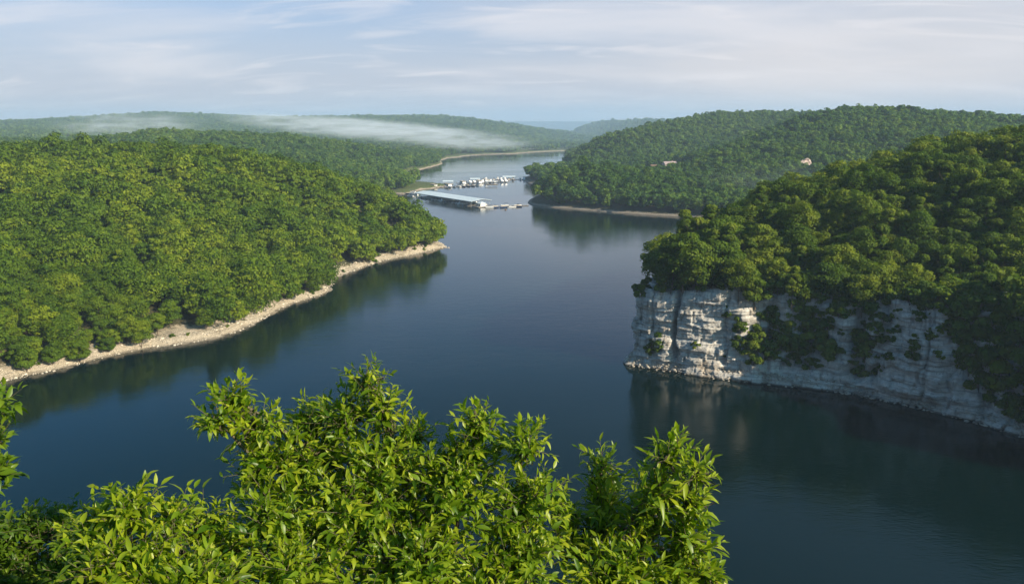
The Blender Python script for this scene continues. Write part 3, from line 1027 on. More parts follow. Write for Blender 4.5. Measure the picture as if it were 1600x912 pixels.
# coverage test from near to far
cov = np.zeros((912 // 4, 1600 // 4), bool)
order = np.argsort(PD)
vis = np.zeros(len(ax_), bool)
for k in order:
    if not inside[k]: continue
    w = 4.2 / PD[k] * F; h_ = 9.0 / PD[k] * F
    x0_, x1_ = int((PX[k] - w * 0.6) / 4), int((PX[k] + w * 0.6) / 4) + 1
    yc = PY[k]
    y0_, y1_ = int((yc - h_ * 0.45) / 4), int((yc + h_ * 0.1) / 4) + 1
    x0_, y0_ = max(0, x0_), max(0, y0_)
    reg = cov[y0_:y1_, x0_:x1_]
    if reg.size == 0: continue
    if reg.mean() < 0.55: vis[k] = True
    cov[max(0, int((yc - h_ * 0.25) / 4)):int((yc + h_ * 0.6) / 4) + 1, x0_:x1_] = True
N_SINGLE = 294
single = [k for k in order if vis[k]][:N_SINGLE]
smask = np.zeros(len(ax_), bool); smask[single] = True
rest = ~smask
kh = rest & (src == 0); kb = rest & (src == 1)
kh_n = kh & (PD < 300); kh_f = kh & (PD >= 300)
NEARF = [Proto(600 + k, 10.5 + (k % 3), 4.1 + 0.3 * (k % 2), 2200, 0.58, lobes=20, squash=0.75, base=0.2) for k in range(5)]
allh = kh
bake_forest('woodland', ax_[allh], ay_[allh], az_[allh], MIDP, M['leaf_head_f'], 'dense sunlit broadleaf wood covering the left headland up to its crest', 21, 0.55, 1.35, split=(MIDF, 350))
bake_forest('woodland', ax_[kb], ay_[kb], az_[kb], NEARF, M['leaf_bluff_f'], 'dark green wood over the back and crest of the right bluff', 22, 0.8, 1.2)

rnd = random.Random(5)


def single_tree(k):
    is_head = src[k] == 0
    d = (HL if is_head else HR).sd(np.array([ax_[k]]), np.array([ay_[k]]))[0]
    if is_head:
        pi = rnd.choice([0, 1, 2, 3, 4, 5] if d > 12 else [0, 2, 4, 5, 5])
        sc_ = rnd.uniform(0.78, 1.12) * (0.8 if d < 12 else 1)
    else:
        pi = rnd.choice([0, 1, 3, 4, 5, 6, 6])
        sc_ = rnd.uniform(0.8, 1.18)
        if PX[k] < 1140 and d < 34: sc_ = rnd.uniform(1.25, 1.5)
    p = NEAR[pi]
    px = PX[k]
    root = empty('tree', (ax_[k], ay_[k], az_[k] - 0.3), rnd.uniform(0, 6.28))
    root.scale = (sc_, sc_, sc_ * rnd.uniform(0.9, 1.12))
    link('trunk', NEAR_TR[pi], root)
    link('crown', p.mesh(M['leaf_head'] if is_head else M['leaf_bluff']), root)
    if is_head:
        wh = ('far left' if px < 150 else 'left' if px < 300 else 'middle' if px < 450 else 'right' if px < 600 else 'tip')
        if d < 14: z_ = f'on the rocky bank, {wh} of the headland'
        elif d < 40: z_ = f'behind the bank trees, {wh} of the headland'
        elif d < 80: z_ = f'on the lower slope, {wh} of the headland'
        else: z_ = f'halfway up the slope, {wh} of the headland'
    else:
        wh = ('corner' if px < 1060 else 'left part' if px < 1200 else 'middle' if px < 1340 else 'right part' if px < 1480 else 'right end')
        if d < 13: z_ = f'on the cliff rim, {wh} of the bluff'
        elif d < 34: z_ = f'behind the cliff rim, {wh} of the bluff'
        else: z_ = f'high up, {wh} of the bluff'
    tag(root, f'{FORM[pi]} tree {z_}', 'tree', f'trees {z_}')


for k in single:
    single_tree(k)
print('single trees', len(single), 'of visible', vis.sum())

# woods farther off
x, y, z = scatter(HM, 7.6, 5.0, (-1000, 0, 600, 1500), 31, zmin=1.6)
kp = ~((x > -108) & (x < -60) & (y > 760) & (y < 900))
bake_forest('woodland', x[kp], y[kp], z[kp], FARP, M['leaf_far_f'], 'green wood on the low ridge behind the left headland', 32, 0.8, 1.25, 90)
x, y, z = scatter(HB, 7.4, 4.5, (-20, 1500, 480, 1650), 33, zmin=2.4)
CAB = Vector(at_y(1046, 262, 1.0)); cbx, cby = on_z(1046, 265, 15.0)
kp = ~(((np.abs(x - cbx + 16) < 30 + 6 * vnoise(x / 12, y / 12, seed=8)) & (y < cby + 14) & (y > cby - 115)))
ocx, ocy, ocz = at_y(1265, 266, 690)
kp &= ~((np.abs(x - ocx) < 11) & (np.abs(y - ocy + 4) < 16))
x, y, z = x[kp], y[kp], z[kp]
nearb = y < 800
bake_forest('woodland', x[nearb], y[nearb], z[nearb], [Proto(700 + k, 11 + (k % 3), 4.5, 600, 1.2, lobes=14, squash=0.8, base=0.15) for k in range(5)], M['leaf_far_f'],
            'shaded wood on the spur and slope beside the marina cove', 34, 0.8, 1.25, 90)
bake_forest('woodland', x[~nearb], y[~nearb], z[~nearb], FARP, M['leaf_far_f'], 'wood over the high right hills behind the cove', 35, 0.8, 1.3, 110)
x, y, z = scatter(HF, 12.5, 12.0, (-2600, 600, 1450, 3300), 36, zmin=2.6)
bake_forest('woodland', x, y, z, VFAR, M['leaf_far_f'], 'hazy blue-green wood on the far left hills', 37, 0.8, 1.3, 200)
x, y, z = scatter(HC, 14.0, 12.0, (150, 2600, 2300, 3600), 38, zmin=2.6)
bake_forest('woodland', x, y, z, VFAR, M['leaf_far_f'], 'hazy wood on the far hill right of the channel', 39, 0.8, 1.3, 200)


# ------------------------------------------------------------------ rubble on the banks
def rubble(name, P, smin, smax, mat, label, seed):
    g = np.random.default_rng(seed)
    ico = bmesh.new(); bmesh.ops.create_icosphere(ico, subdivisions=1, radius=1.0)
    bv = np.array([v.co[:] for v in ico.verts]); bf = np.array([[v.index for v in f.verts] for f in ico.faces]); ico.free()
    n = len(P)
    s_ = smin + (smax - smin) * g.random(n) ** 3
    sc_ = np.stack([s_ * g.uniform(0.7, 1.5, n), s_ * g.uniform(0.7, 1.4, n), s_ * g.uniform(0.35, 0.8, n)], -1)
    th = g.uniform(0, 6.28, n)
    v = bv[None] * (1 + 0.25 * g.normal(size=(n, len(bv), 1))) * sc_[:, None]
    x_ = v[..., 0] * np.cos(th)[:, None] - v[..., 1] * np.sin(th)[:, None]
    y_ = v[..., 0] * np.sin(th)[:, None] + v[..., 1] * np.cos(th)[:, None]
    V_ = np.stack([x_, y_, v[..., 2]], -1) + P[:, None, :]
    f_ = bf[None] + (np.arange(n) * len(bv))[:, None, None]
    o = link(name, make_mesh(name, V_.reshape(-1, 3), f_.reshape(-1, 3), mat, False))
    tag(o, label, kind='stuff')


g = np.random.default_rng(77)
def shore_points(hill, n, d0, d1, xr, yr):
    P = hill.poly; a = P; b = np.roll(P, -1, 0)
    L = np.linalg.norm(b - a, axis=1); L /= L.sum()
    i = g.choice(len(P), n * 4, p=L); t = g.random(n * 4)
    q = a[i] + (b[i] - a[i]) * t[:, None]
    tt = b[i] - a[i]; tt /= np.linalg.norm(tt, axis=1)[:, None]
    nn = np.stack([-tt[:, 1], tt[:, 0]], -1)
    dd = d0 + (d1 - d0) * g.random(n * 4)
    q = q + nn * (dd * np.sign(1e-9 + 1))[:, None]
    s = hill.sd(q[:, 0], q[:, 1])
    q2 = q - 2 * nn * dd[:, None]
    q = np.where((s < 0)[:, None], q2, q)
    k = (q[:, 0] > xr[0]) & (q[:, 0] < xr[1]) & (q[:, 1] > yr[0]) & (q[:, 1] < yr[1])
    q = q[k][:n]
    zz = hill.height(q[:, 0], q[:, 1])
    k = zz > -0.3
    return np.stack([q[:, 0], q[:, 1], zz], -1)[k]


rubble('rubble', shore_points(HL, 5200, 0.0, 6.0, (-240, 0), (120, 470)), 0.05, 0.45, M['rubble'], 'broken limestone rubble along the bank of the left headland', 1)
sel = np.random.default_rng(3).integers(nose - 40, len(CS) - 20, 2600)
dd = np.random.default_rng(4).random(2600) * 2.2
P = np.stack([CS[sel, 0] + inn[sel, 0] * dd, CS[sel, 1] + inn[sel, 1] * dd, np.maximum(0, dd * 1.4) - 0.1], -1)
rubble('rubble', P, 0.08, 0.55, M['rubble_grey'], 'fallen grey blocks along the foot of the cliff', 2)

# ------------------------------------------------------------------ shrubs on the cliff face
SHR = [Proto(800 + k, 3.2, 1.7, 1100, 0.42, lobes=9, squash=0.85, base=0.02) for k in range(4)]


def shrub_stems(seed):
    g = np.random.default_rng(seed); parts = []
    for k in range(6):
        a = g.uniform(0, 6.28); e = np.array([math.cos(a) * 0.8, math.sin(a) * 0.8, 2.2 * g.uniform(0.7, 1.1)])
        parts.append(tube_path([[0, 0, -0.4], e * 0.5 + np.array([0, 0, 0.2]), e], [0.05, 0.035, 0.01], 5))
    v, f = join(parts)
    return make_mesh('stem', v, f, M['bark'], True)


SHR_T = [shrub_stems(k) for k in range(4)]
shrub_spots = [
    (1030, 548, 1.15, 'bright yellow-green shrub on the ledge at the foot of the left buttress'),
    (1012, 552, 0.7, 'small shrub left of the bright shrub on the cliff foot'),
    (1142, 455, 0.5, 'tuft of leaves hanging over the cliff rim above the sunlit face'),
    (1112, 478, 0.45, 'lone yellow-green tuft in a crack high on the sunlit face'),
    (1152, 545, 0.9, 'low dark shrub at the left foot of the talus'),
    (1085, 545, 0.55, 'little shrub on the lower ledge under the sunlit face'),
]
talus = [(1130, 560, .7), (1160, 555, 1.1), (1180, 535, 1.2), (1205, 520, 1.3), (1200, 560, 1.3), (1225, 545, 1.4), (1240, 515, 1.5), (1250, 560, 1.4), (1262, 535, 1.5),
         (1275, 505, 1.4), (1285, 550, 1.3), (1215, 495, 1.0), (1295, 520, 1.2), (1235, 575, 1.1), (1265, 580, 1.0), (1190, 505, .9), (1255, 490, 1.2), (1305, 495, 1.1), (1175, 572, 0.9)]
cleft = [(1350, 525, 1.3), (1362, 545, 1.5), (1352, 565, 1.4), (1370, 580, 1.3), (1360, 500, 1.2), (1375, 515, 1.1), (1345, 590, 1.0), (1340, 545, 1.1)]
right_t = [(1500, 535, 1.8), (1520, 560, 2.1), (1545, 580, 2.2), (1560, 545, 2.4), (1580, 600, 2.2), (1540, 520, 2.2), (1590, 560, 2.4), (1600, 620, 2.0), (1560, 610, 1.8), (1512, 590, 1.4), (1500, 510, 1.7),
           (1530, 490, 1.8), (1575, 505, 2.2), (1605, 530, 2.4), (1590, 640, 1.2), (1625, 590, 2.4), (1640, 640, 2.2), (1650, 560, 2.4), (1530, 615, 1.5), (1555, 635, 1.4), (1575, 650, 1.3), (1600, 660, 1.5), (1515, 560, 1.6), (1495, 575, 1.2), (1490, 545, 1.3), (1620, 665, 1.6)]
talus += [(1140 + 9.5 * k + rnd.uniform(-4, 4), 500 + 14 * ((k * 7) % 6) + rnd.uniform(-6, 6), rnd.uniform(0.9, 1.6)) for k in range(19)]
rim = [(985, 462, 1.0), (1005, 460, 1.1), (1030, 458, .9), (1065, 458, 1.1), (1095, 456, .8), (1125, 452, .9), (1165, 458, 1.0), (1190, 470, 1.2), (1215, 462, 1.3), (1245, 470, 1.2), (1280, 475, 1.2),
       (1320, 478, 1.1), (1390, 480, 1.3), (1420, 478, 1.3), (1440, 500, 1.0), (1460, 478, 1.5), (1480, 500, 1.4), (1355, 475, 1.4), (1400, 520, .6), (1455, 530, .8)]


wild = [(rnd.uniform(1190, 1480), rnd.uniform(468, 590), rnd.uniform(0.35, 1.1)) for k in range(44)]


def shrub(px, py, s_, label, group=None):
    p, n_ = cliff_point(px, py)
    k = rnd.randrange(4)
    s_ = s_ * 1.25
    root = empty('shrub', p - n_ * 0.5 - Vector((0, 0, 0.25)), rnd.uniform(0, 6.28))
    root.scale = (s_, s_, s_ * rnd.uniform(0.85, 1.2))
    link('stem', SHR_T[k], root)
    link('foliage', SHR[k].mesh(M['leaf_bluff']), root)
    tag(root, label, 'shrub', group)


for a in shrub_spots: shrub(*a)
for a in talus: shrub(*a, 'green shrub in the talus thicket halfway along the cliff', 'shrubs on the talus in the middle of the cliff')
for a in cleft: shrub(*a, 'dark shrub in the shaded cleft that splits the cliff', 'shrubs in the dark cleft')
for a in right_t: shrub(*a, 'leafy shrub covering the right end of the cliff', 'shrubs over the right end of the cliff')
for a in wild: shrub(*a, 'scattered shrub rooted in the right half of the cliff face', 'shrubs scattered over the right half of the cliff')
for a in rim: shrub(*a, 'shrub overhanging the rim of the limestone cliff', 'shrubs along the cliff rim')
# low scrub on the headland bank
hb = shore_points(HL, 60, 1.2, 5.5, (-210, -30), (130, 420))
for x_, y_, z_ in hb:
    k = rnd.randrange(4)
    root = empty('shrub', (x_, y_, z_ - 0.2), rnd.uniform(0, 6.28)); s_ = rnd.uniform(0.3, 0.75)
    root.scale = (s_, s_, s_ * 0.8)
    link('stem', SHR_T[k], root); link('foliage', SHR[k].mesh(M['leaf_head']), root)
    tag(root, 'low green bush among pale rocks of the left bank', 'shrub', 'scrub bushes on the left bank')


# ------------------------------------------------------------------ trees right below the overlook
M['leaf_fg'] = mat_leaf('leaves_sunlit_hickory', ((0.060, 0.140, 0.005), (0.175, 0.275, 0.009), (0.400, 0.460, 0.024)), False, 0.50, 0.40, 0.7, 0.45)
M['leaf_fg_dark'] = mat_leaf('leaves_dark_oak', ((0.055, 0.125, 0.008), (0.115, 0.205, 0.012), (0.230, 0.320, 0.022)), False, 0.48, 0.42, 0.7, 0.4)
M['twig'] = mat_plain('twig_bark', (0.10, 0.085, 0.045), 0.8, 0.3, 20.0)


def leaf_batch(base, dirn, up, Ln, W, g):
    """one folded, curved, pointed blade per row"""
    n = len(base)
    d = dirn / np.linalg.norm(dirn, axis=1)[:, None]
    side = np.cross(d, up); side /= np.linalg.norm(side, axis=1)[:, None] + 1e-9
    nrm = np.cross(side, d)
    ts = np.array([0.0, 0.22, 0.48, 0.76, 1.0]); ws = np.array([0.0, 0.72, 1.0, 0.62, 0.0])
    droop = g.uniform(-0.10, 0.65, n); fold = g.uniform(0.15, 0.55, n); tw = g.normal(size=n) * 0.25
    mid = [base + d * (Ln * t)[:, None] - nrm * (Ln * droop * t * t)[:, None] for t in ts]
    V = [mid[0]]
    for k in (1, 2, 3):
        sw = side * np.cos(tw * ts[k])[:, None] + nrm * np.sin(tw * ts[k])[:, None]
        off = sw * (W * ws[k] * 0.5)[:, None]
        lift = nrm * (W * ws[k] * 0.5 * fold)[:, None]
        V += [mid[k] - off + lift, mid[k], mid[k] + off + lift]
    V.append(mid[4])
    V = np.stack(V, 1)                       # n, 11, 3
    q = np.array([[1, 2, 5, 4], [2, 3, 6, 5], [4, 5, 8, 7], [5, 6, 9, 8], [0, 2, 1, 1], [0, 3, 2, 2], [7, 8, 10, 10], [8, 9, 10, 10]])
    quads, tris = q[:4], q[4:, :3]
    tris = np.array([[0, 2, 1], [0, 3, 2], [7, 8, 10], [8, 9, 10]])
    o = (np.arange(n) * 11)[:, None, None]
    return V.reshape(-1, 3), (quads[None] + o).reshape(-1, 4), (tris[None] + o).reshape(-1, 3)


def fg_tree(name, label, clusters, trunk_xy, mat, seed, per_px=0.030, leaf=(0.10, 0.155), wratio=0.30, shoot=(0.28, 0.5), nleaf=(9, 15), cat='tree', tree_tint=0.5, group=None):
    """clusters: (px, py, rx, ry, depth) of the foliage masses as seen from the overlook, each a solid ellipsoid of shoots"""
    g = np.random.default_rng(seed)
    cs = []
    for px, py, rx, ry, dep in clusters:
        c = np.array(ray(px, py)) * dep + np.array([0, 0, CAM_H])
        cs.append((c, rx * dep / F, ry * dep / F))
    tz = float(HO.height(np.array([trunk_xy[0]]), np.array([trunk_xy[1]]))[0])
    top = min(c[0][2] for c in cs) - 0.2
    root = empty(name, (trunk_xy[0], trunk_xy[1], tz))
    org = np.array([trunk_xy[0], trunk_xy[1], tz])
    cen = np.mean([c[0] for c in cs], 0)
    P0 = np.array([trunk_xy[0], trunk_xy[1], tz - 0.4])
    P3 = np.array([cen[0] * 0.6 + trunk_xy[0] * 0.4, cen[1] * 0.5 + trunk_xy[1] * 0.5, min(cen[2] - 0.5, top)])
    ts = np.linspace(0, 1, 9)[:, None]
    trunk = P0 + (P3 - P0) * ts + g.normal(size=(9, 3)) * 0.06 * (ts > 0) * np.array([1, 1, 0.2])
    v, f = tube_path(trunk - org, np.linspace(0.13, 0.055, 9), 9)
    link('trunk', make_mesh('trunk', v, f, M['bark'], True), root)
    limbs, twigs = [], []
    LB, LD, LU, LL, LT = [], [], [], [], []
    for c, rx, ry in cs:
        # limb from the upper trunk into the mass
        i0 = g.integers(5, 9)
        a = trunk[i0]; m_ = (a + c) / 2 + np.array([0, 0, -0.12]) + g.normal(size=3) * 0.08
        t_ = np.linspace(0, 1, 8)[:, None]
        path = a * (1 - t_) ** 2 + 2 * m_ * t_ * (1 - t_) + (c + np.array([0, 0, ry * 0.25])) * t_ ** 2
        limbs.append(tube_path(path - org, np.linspace(0.036, 0.009, 8), 6))
        area_px = (rx * ry) * (F / max(1.0, np.linalg.norm(c - np.array([0, 0, CAM_H])))) ** 2
        ns = max(9, int(area_px * per_px * 0.5))
        rd = (rx * 0.75 + ry * 0.5)
        for _ in range(ns):
            d = g.normal(size=3); d /= np.linalg.norm(d)
            if d[2] < -0.35 and g.random() < 0.6: d[2] = -d[2]
            r = g.random() ** 0.38 * g.uniform(0.85, 1.12)
            p = c + d * np.array([rx, rd, ry]) * r * 0.93
            Ls = g.uniform(*shoot) * (0.75 if r < 0.5 else 1.0)
            ax = d * np.array([0.9, 0.7, 0.6]) + np.array([0, 0, 0.45]) + g.normal(size=3) * 0.34
            ax /= np.linalg.norm(ax)
            b0 = p - ax * Ls * 0.75
            tip = p + ax * Ls * 0.25
            # connect to the limb
            j = np.argmin(np.linalg.norm(path - b0, axis=1))
            q = path[j]
            b0 = b0 * 0.72 + q * 0.28
            mm = (q + b0) / 2 + np.array([0, 0, -0.04])
            twigs.append(tube_path(np.array([q, mm, b0, (b0 + tip) / 2, tip]) - org, [0.007, 0.0055, 0.004, 0.003, 0.0015], 4))
            nl = g.integers(*nleaf)
            e1 = np.cross(ax, [0.3, 0.2, 1.0]); e1 /= np.linalg.norm(e1); e2 = np.cross(ax, e1)
            tt = np.linspace(0.08, 1.0, nl) ** 0.9
            ang = np.arange(nl) * 2.399 + g.uniform(0, 6.28)
            rad_ = np.cos(ang)[:, None] * e1 + np.sin(ang)[:, None] * e2
            openness = (1.05 - 0.65 * tt)[:, None]
            dr = rad_ * openness + ax * (0.35 + 0.75 * tt)[:, None] + g.normal(size=(nl, 3)) * 0.38 + np.array([0, 0, -0.12])
            LB.append(b0 + (tip - b0) * tt[:, None]); LD.append(dr)
            LU.append(np.tile(ax * 0.5 + np.array([0, 0, 0.8]), (nl, 1)) + g.normal(size=(nl, 3)) * 0.25)
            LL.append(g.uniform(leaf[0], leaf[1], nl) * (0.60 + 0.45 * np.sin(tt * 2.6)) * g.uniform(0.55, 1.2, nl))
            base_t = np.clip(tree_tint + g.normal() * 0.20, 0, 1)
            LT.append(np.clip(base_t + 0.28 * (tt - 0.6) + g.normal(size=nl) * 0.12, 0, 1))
    B = np.concatenate(LB) - org; D_ = np.concatenate(LD); U_ = np.concatenate(LU); LL = np.concatenate(LL); LT = np.concatenate(LT)
    V_, Q_, T_ = leaf_batch(B, D_, U_, LL, LL * wratio * g.uniform(0.8, 1.25, len(LL)), g)
    # quads and triangles together: triangles split so the mesh stays uniform
    tri = np.concatenate([Q_[:, [0, 1, 2]], Q_[:, [0, 2, 3]], T_])
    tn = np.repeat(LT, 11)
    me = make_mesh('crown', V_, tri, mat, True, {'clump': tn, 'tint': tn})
    link('crown', me, root)
    v, f = join(limbs + twigs)
    link('branches', make_mesh('branches', v, f, M['twig'], True), root)
    tag(root, label, cat, group)
    print(name, 'leaves', len(LL))
    return root


fg_tree('hickory_tree', 'large bright green leafy tree rising below the overlook in the middle',
        [(575, 598, 34, 30, 6.2), (598, 640, 34, 32, 6.2), (545, 650, 60, 42, 6.3), (362, 625, 42, 26, 5.9), (335, 655, 36, 26, 5.8), (395, 665, 52, 40, 6.0), (400, 725, 42, 50, 6.1),
         (490, 660, 48, 38, 6.4), (470, 730, 95, 68, 6.2), (600, 720, 95, 60, 6.2), (650, 680, 34, 26, 6.4), (745, 665, 36, 30, 6.0), (735, 710, 60, 42, 6.1), (820, 700, 44, 38, 6.0),
         (700, 770, 100, 70, 6.0), (560, 800, 120, 80, 5.9), (430, 820, 80, 75, 5.7), (820, 790, 70, 60, 6.0), (640, 880, 130, 80, 5.6), (460, 900, 110, 70, 5.3), (800, 880, 90, 60, 5.8),
         (560, 960, 150, 60, 5.2), (740, 960, 120, 60, 5.4)], (0.0, 7.2), M['leaf_fg'], 1, 0.050, leaf=(0.060, 0.110), shoot=(0.22, 0.44), wratio=0.36, tree_tint=0.52)
fg_tree('hickory_tree', 'slimmer bright green tree with long pointed leaf sprays, right of the large one',
        [(938, 728, 34, 26, 6.6), (940, 775, 44, 34, 6.7), (1045, 712, 38, 26, 6.0), (1088, 735, 26, 24, 5.9), (1030, 765, 52, 36, 6.1), (1080, 790, 34, 34, 6.0), (1010, 810, 55, 36, 6.3), (1075, 840, 34, 30, 6.0),
         (900, 850, 50, 34, 6.4), (980, 880, 80, 40, 6.0), (1070, 900, 42, 26, 5.9), (1108, 900, 20, 18, 5.9), (1000, 950, 100, 40, 5.8), (1080, 865, 40, 36, 6.1), (945, 815, 44, 30, 6.5), (880, 800, 30, 26, 6.4), (960, 905, 90, 40, 5.9), (1105, 915, 34, 24, 5.9)], (1.2, 7.6), M['leaf_fg'], 2, 0.046, leaf=(0.075, 0.145), wratio=0.28, tree_tint=0.58)
fg_tree('hickory_tree', 'low yellow-green leafy tree at the bottom left beside the large one',
        [(205, 800, 52, 34, 5.0), (262, 812, 42, 30, 5.2), (315, 822, 44, 34, 5.6), (150, 835, 44, 36, 5.0), (225, 870, 85, 42, 4.9), (330, 880, 60, 46, 5.4), (160, 885, 40, 36, 4.7), (260, 940, 130, 50, 4.6)], (-1.9, 6.2), M['leaf_fg'], 3, 0.052,
        leaf=(0.065, 0.115), wratio=0.38, tree_tint=0.62)
fg_tree('oak_tree', 'darker small-leaved tree filling the bottom left corner',
        [(20, 832, 60, 44, 7.5), (85, 828, 46, 36, 7.5), (130, 855, 46, 44, 7.3), (40, 905, 100, 50, 7.2), (130, 905, 60, 44, 7.0), (-50, 870, 60, 60, 7.4)], (-4.2, 8.5), M['leaf_fg_dark'], 4, 0.12,
        leaf=(0.06, 0.10), wratio=0.40, shoot=(0.2, 0.35), tree_tint=0.4)
fg_tree('oak_tree', 'dark leafy branch end reaching in at the left edge over the water',
        [(-25, 640, 44, 36, 6.4), (-20, 690, 34, 30, 6.4), (-18, 750, 46, 34, 6.3), (-90, 700, 60, 70, 6.4), (-130, 800, 80, 60, 6.5), (-170, 640, 80, 70, 6.6), (-60, 850, 70, 50, 6.4), (-200, 740, 80, 80, 6.6), (-110, 590, 50, 40, 6.5)], (-7.2, 7.0), M['leaf_fg_dark'], 5, 0.075,
        leaf=(0.08, 0.12), wratio=0.42, shoot=(0.2, 0.38), tree_tint=0.5)

# ------------------------------------------------------------------ marina
M['roof'] = mat_plain('dock_roof_metal', (0.60, 0.68, 0.70), 0.45, 0.06, 0.3, 0.0)
M['white'] = mat_plain('white_gelcoat', (0.78, 0.77, 0.74), 0.3, 0.05, 1.0)
M['dark'] = mat_plain('dark_canvas', (0.035, 0.05, 0.07), 0.7, 0.2, 1.0)
M['navy'] = mat_plain('navy_hull', (0.04, 0.07, 0.16), 0.3, 0.1, 1.0)
M['red'] = mat_plain('red_hull', (0.30, 0.05, 0.04), 0.3, 0.1, 1.0)
M['tan'] = mat_plain('tan_canvas', (0.42, 0.34, 0.24), 0.7, 0.1, 1.0)
M['deck'] = mat_plain('weathered_deck', (0.30, 0.26, 0.21), 0.85, 0.25, 1.5, bump=0.3)
M['float'] = mat_plain('black_float', (0.05, 0.05, 0.055), 0.7, 0.2, 1.0)
M['steel'] = mat_plain('galvanised_steel', (0.45, 0.46, 0.46), 0.5, 0.15, 2.0)
M['glass'] = mat_plain('dark_glass', (0.02, 0.03, 0.04), 0.08, 0.1, 1.0)
M['brown'] = mat_plain('brown_siding', (0.20, 0.13, 0.08), 0.8, 0.2, 3.0)
M['yellow'] = mat_plain('yellow_plastic', (0.60, 0.42, 0.05), 0.5, 0.1, 3.0)


def hull_rings(L, B, H, n=7):
    rs = []
    for k in range(n):
        t = k / (n - 1)
        w = B / 2 * (1 - max(0, (t - 0.45) / 0.55) ** 2.2 * 0.97)
        y = -L / 2 + L * t
        top = H * (0.85 + 0.25 * t * t)
        kz = -0.25 + 0.35 * max(0, t - 0.6)
        rs.append([(-w, y, top), (-w * 0.8, y, 0.1), (0, y, kz), (w * 0.8, y, 0.1), (w, y, top)])
    return rs


def make_boat(kind):
    root = empty('boat', (0, 0, 0))
    if kind == 'runabout':
        MB().loft(hull_rings(6.5, 2.4, 0.95)).build('hull', M['white'], root)
        MB().box((0, -0.9, 0.90), (1.7, 2.8, 0.16)).box((0, 0.2, 1.02), (1.6, 0.5, 0.25)).box((-0.5, -0.9, 1.1), (0.5, 0.5, 0.5)).box((0.5, -0.9, 1.1), (0.5, 0.5, 0.5)).build('cockpit', M['dark'], root)
        MB().loft([[(-0.95, 0.35, 1.0), (0.95, 0.35, 1.0), (0.95, 0.5, 1.0), (-0.95, 0.5, 1.0)], [(-0.8, 0.0, 1.55), (0.8, 0.0, 1.55), (0.8, 0.06, 1.55), (-0.8, 0.06, 1.55)]]).build('windshield', M['glass'], root)
        MB().box((0, -3.3, 0.9), (0.45, 0.35, 0.9), taper=0.8).build('outboard_motor', M['dark'], root)
    elif kind == 'covered':
        MB().loft(hull_rings(7.0, 2.5, 1.0)).build('hull', M['navy'], root)
        MB().loft([[(-1.2, -3.3, 0.95), (1.2, -3.3, 0.95), (0.0, -3.3, 1.15)], [(-1.2, 0, 1.05), (1.2, 0, 1.05), (0, 0, 1.75)], [(-0.35, 3.0, 1.15), (0.35, 3.0, 1.15), (0, 3.0, 1.25)]]).build('cover', M['tan'], root)
    elif kind == 'cruiser':
        MB().loft(hull_rings(10.0, 3.3, 1.5)).build('hull', M['white'], root)
        MB().box((0, 0.6, 2.0), (2.4, 4.2, 1.1), taper=0.85).box((0, -1.2, 2.9), (2.2, 2.2, 0.9), taper=0.85).build('cabin', M['white'], root)
        MB().box((0, 0.7, 2.1), (2.46, 3.6, 0.42), taper=0.93).build('window', M['glass'], root)
        MB().box((0, -1.6, 3.6), (2.3, 2.6, 0.08)).tube((-1, -2.7, 2.3), (-1, -2.7, 3.6), 0.03).tube((1, -2.7, 2.3), (1, -2.7, 3.6), 0.03).build('canopy', M['navy'], root)
    elif kind == 'pontoon':
        b = MB()
        for sx in (-0.95, 0.95):
            b.tube((sx, -3.4, 0.15), (sx, 3.0, 0.15), 0.32).tube((sx, 3.0, 0.15), (sx, 3.8, 0.3), 0.32, 0.05)
        b.build('float', M['steel'], root)
        MB().box((0, 0, 0.55), (2.5, 7.0, 0.14)).build('deck', M['deck'], root)
        MB().box((-1.2, 0, 0.95), (0.06, 6.6, 0.65)).box((1.2, 0, 0.95), (0.06, 6.6, 0.65)).box((0, 3.27, 0.95), (2.34, 0.06, 0.65)).box((0, -3.27, 0.95), (2.34, 0.06, 0.65)).build('railing', M['white'], root)
        b = MB().box((0, -0.9, 2.5), (2.5, 3.4, 0.10))
        for sx in (-1.15, 1.15):
            for sy in (-2.5, 0.7):
                b.tube((sx, sy, 0.62), (sx, sy, 2.45), 0.03, n=6)
        b.build('canopy', M['dark'], root)
    elif kind == 'houseboat':
        MB().loft([[(-2.1, -7, -0.2), (2.1, -7, -0.2), (2.1, -7, 0.8), (-2.1, -7, 0.8)], [(-2.1, 6, -0.2), (2.1, 6, -0.2), (2.1, 6, 0.8), (-2.1, 6, 0.8)], [(-1.5, 7.2, 0.3), (1.5, 7.2, 0.3), (1.5, 7.2, 0.9), (-1.5, 7.2, 0.9)]]).build('hull', M['white'], root)
        MB().box((0, -0.3, 2.0), (3.8, 10.4, 2.3)).build('cabin', M['white'], root)
        b = MB()
        for k in range(5):
            for sx in (-1.91, 1.91): b.box((sx, -4.2 + k * 2.0, 2.2), (0.06, 1.3, 0.8))
        b.build('window', M['glass'], root)
        MB().box((0, -0.3, 3.23), (4.2, 12.4, 0.14)).build('roof', M['tan'], root)
        b = MB()
        for sx in (-2.0, 2.0):
            b.box((sx, -0.3, 4.1), (0.05, 12.0, 0.05))
            for k in range(7): b.tube((sx, -6.2 + k * 2.0, 3.3), (sx, -6.2 + k * 2.0, 4.1), 0.03, n=5)
        b.build('railing', M['steel'], root)
    return root


def dup(root, loc, rz, label, group):
    r = root.copy(); col.objects.link(r); r.location = loc; r.rotation_euler = (0, 0, rz)
    tag(r, label, 'boat', group)
    for ch in [c for c in root.children]:
        c = ch.copy(); col.objects.link(c); c.parent = r
    return r


BOATS = {}
def boat(kind, loc, rz, label, group=None):
    if kind not in BOATS:
        BOATS[kind] = make_boat(kind)
        r = BOATS[kind]
        r.location = loc; r.rotation_euler = (0, 0, rz); tag(r, label, 'boat', group)
        return r
    return dup(BOATS[kind], loc, rz, label, group)


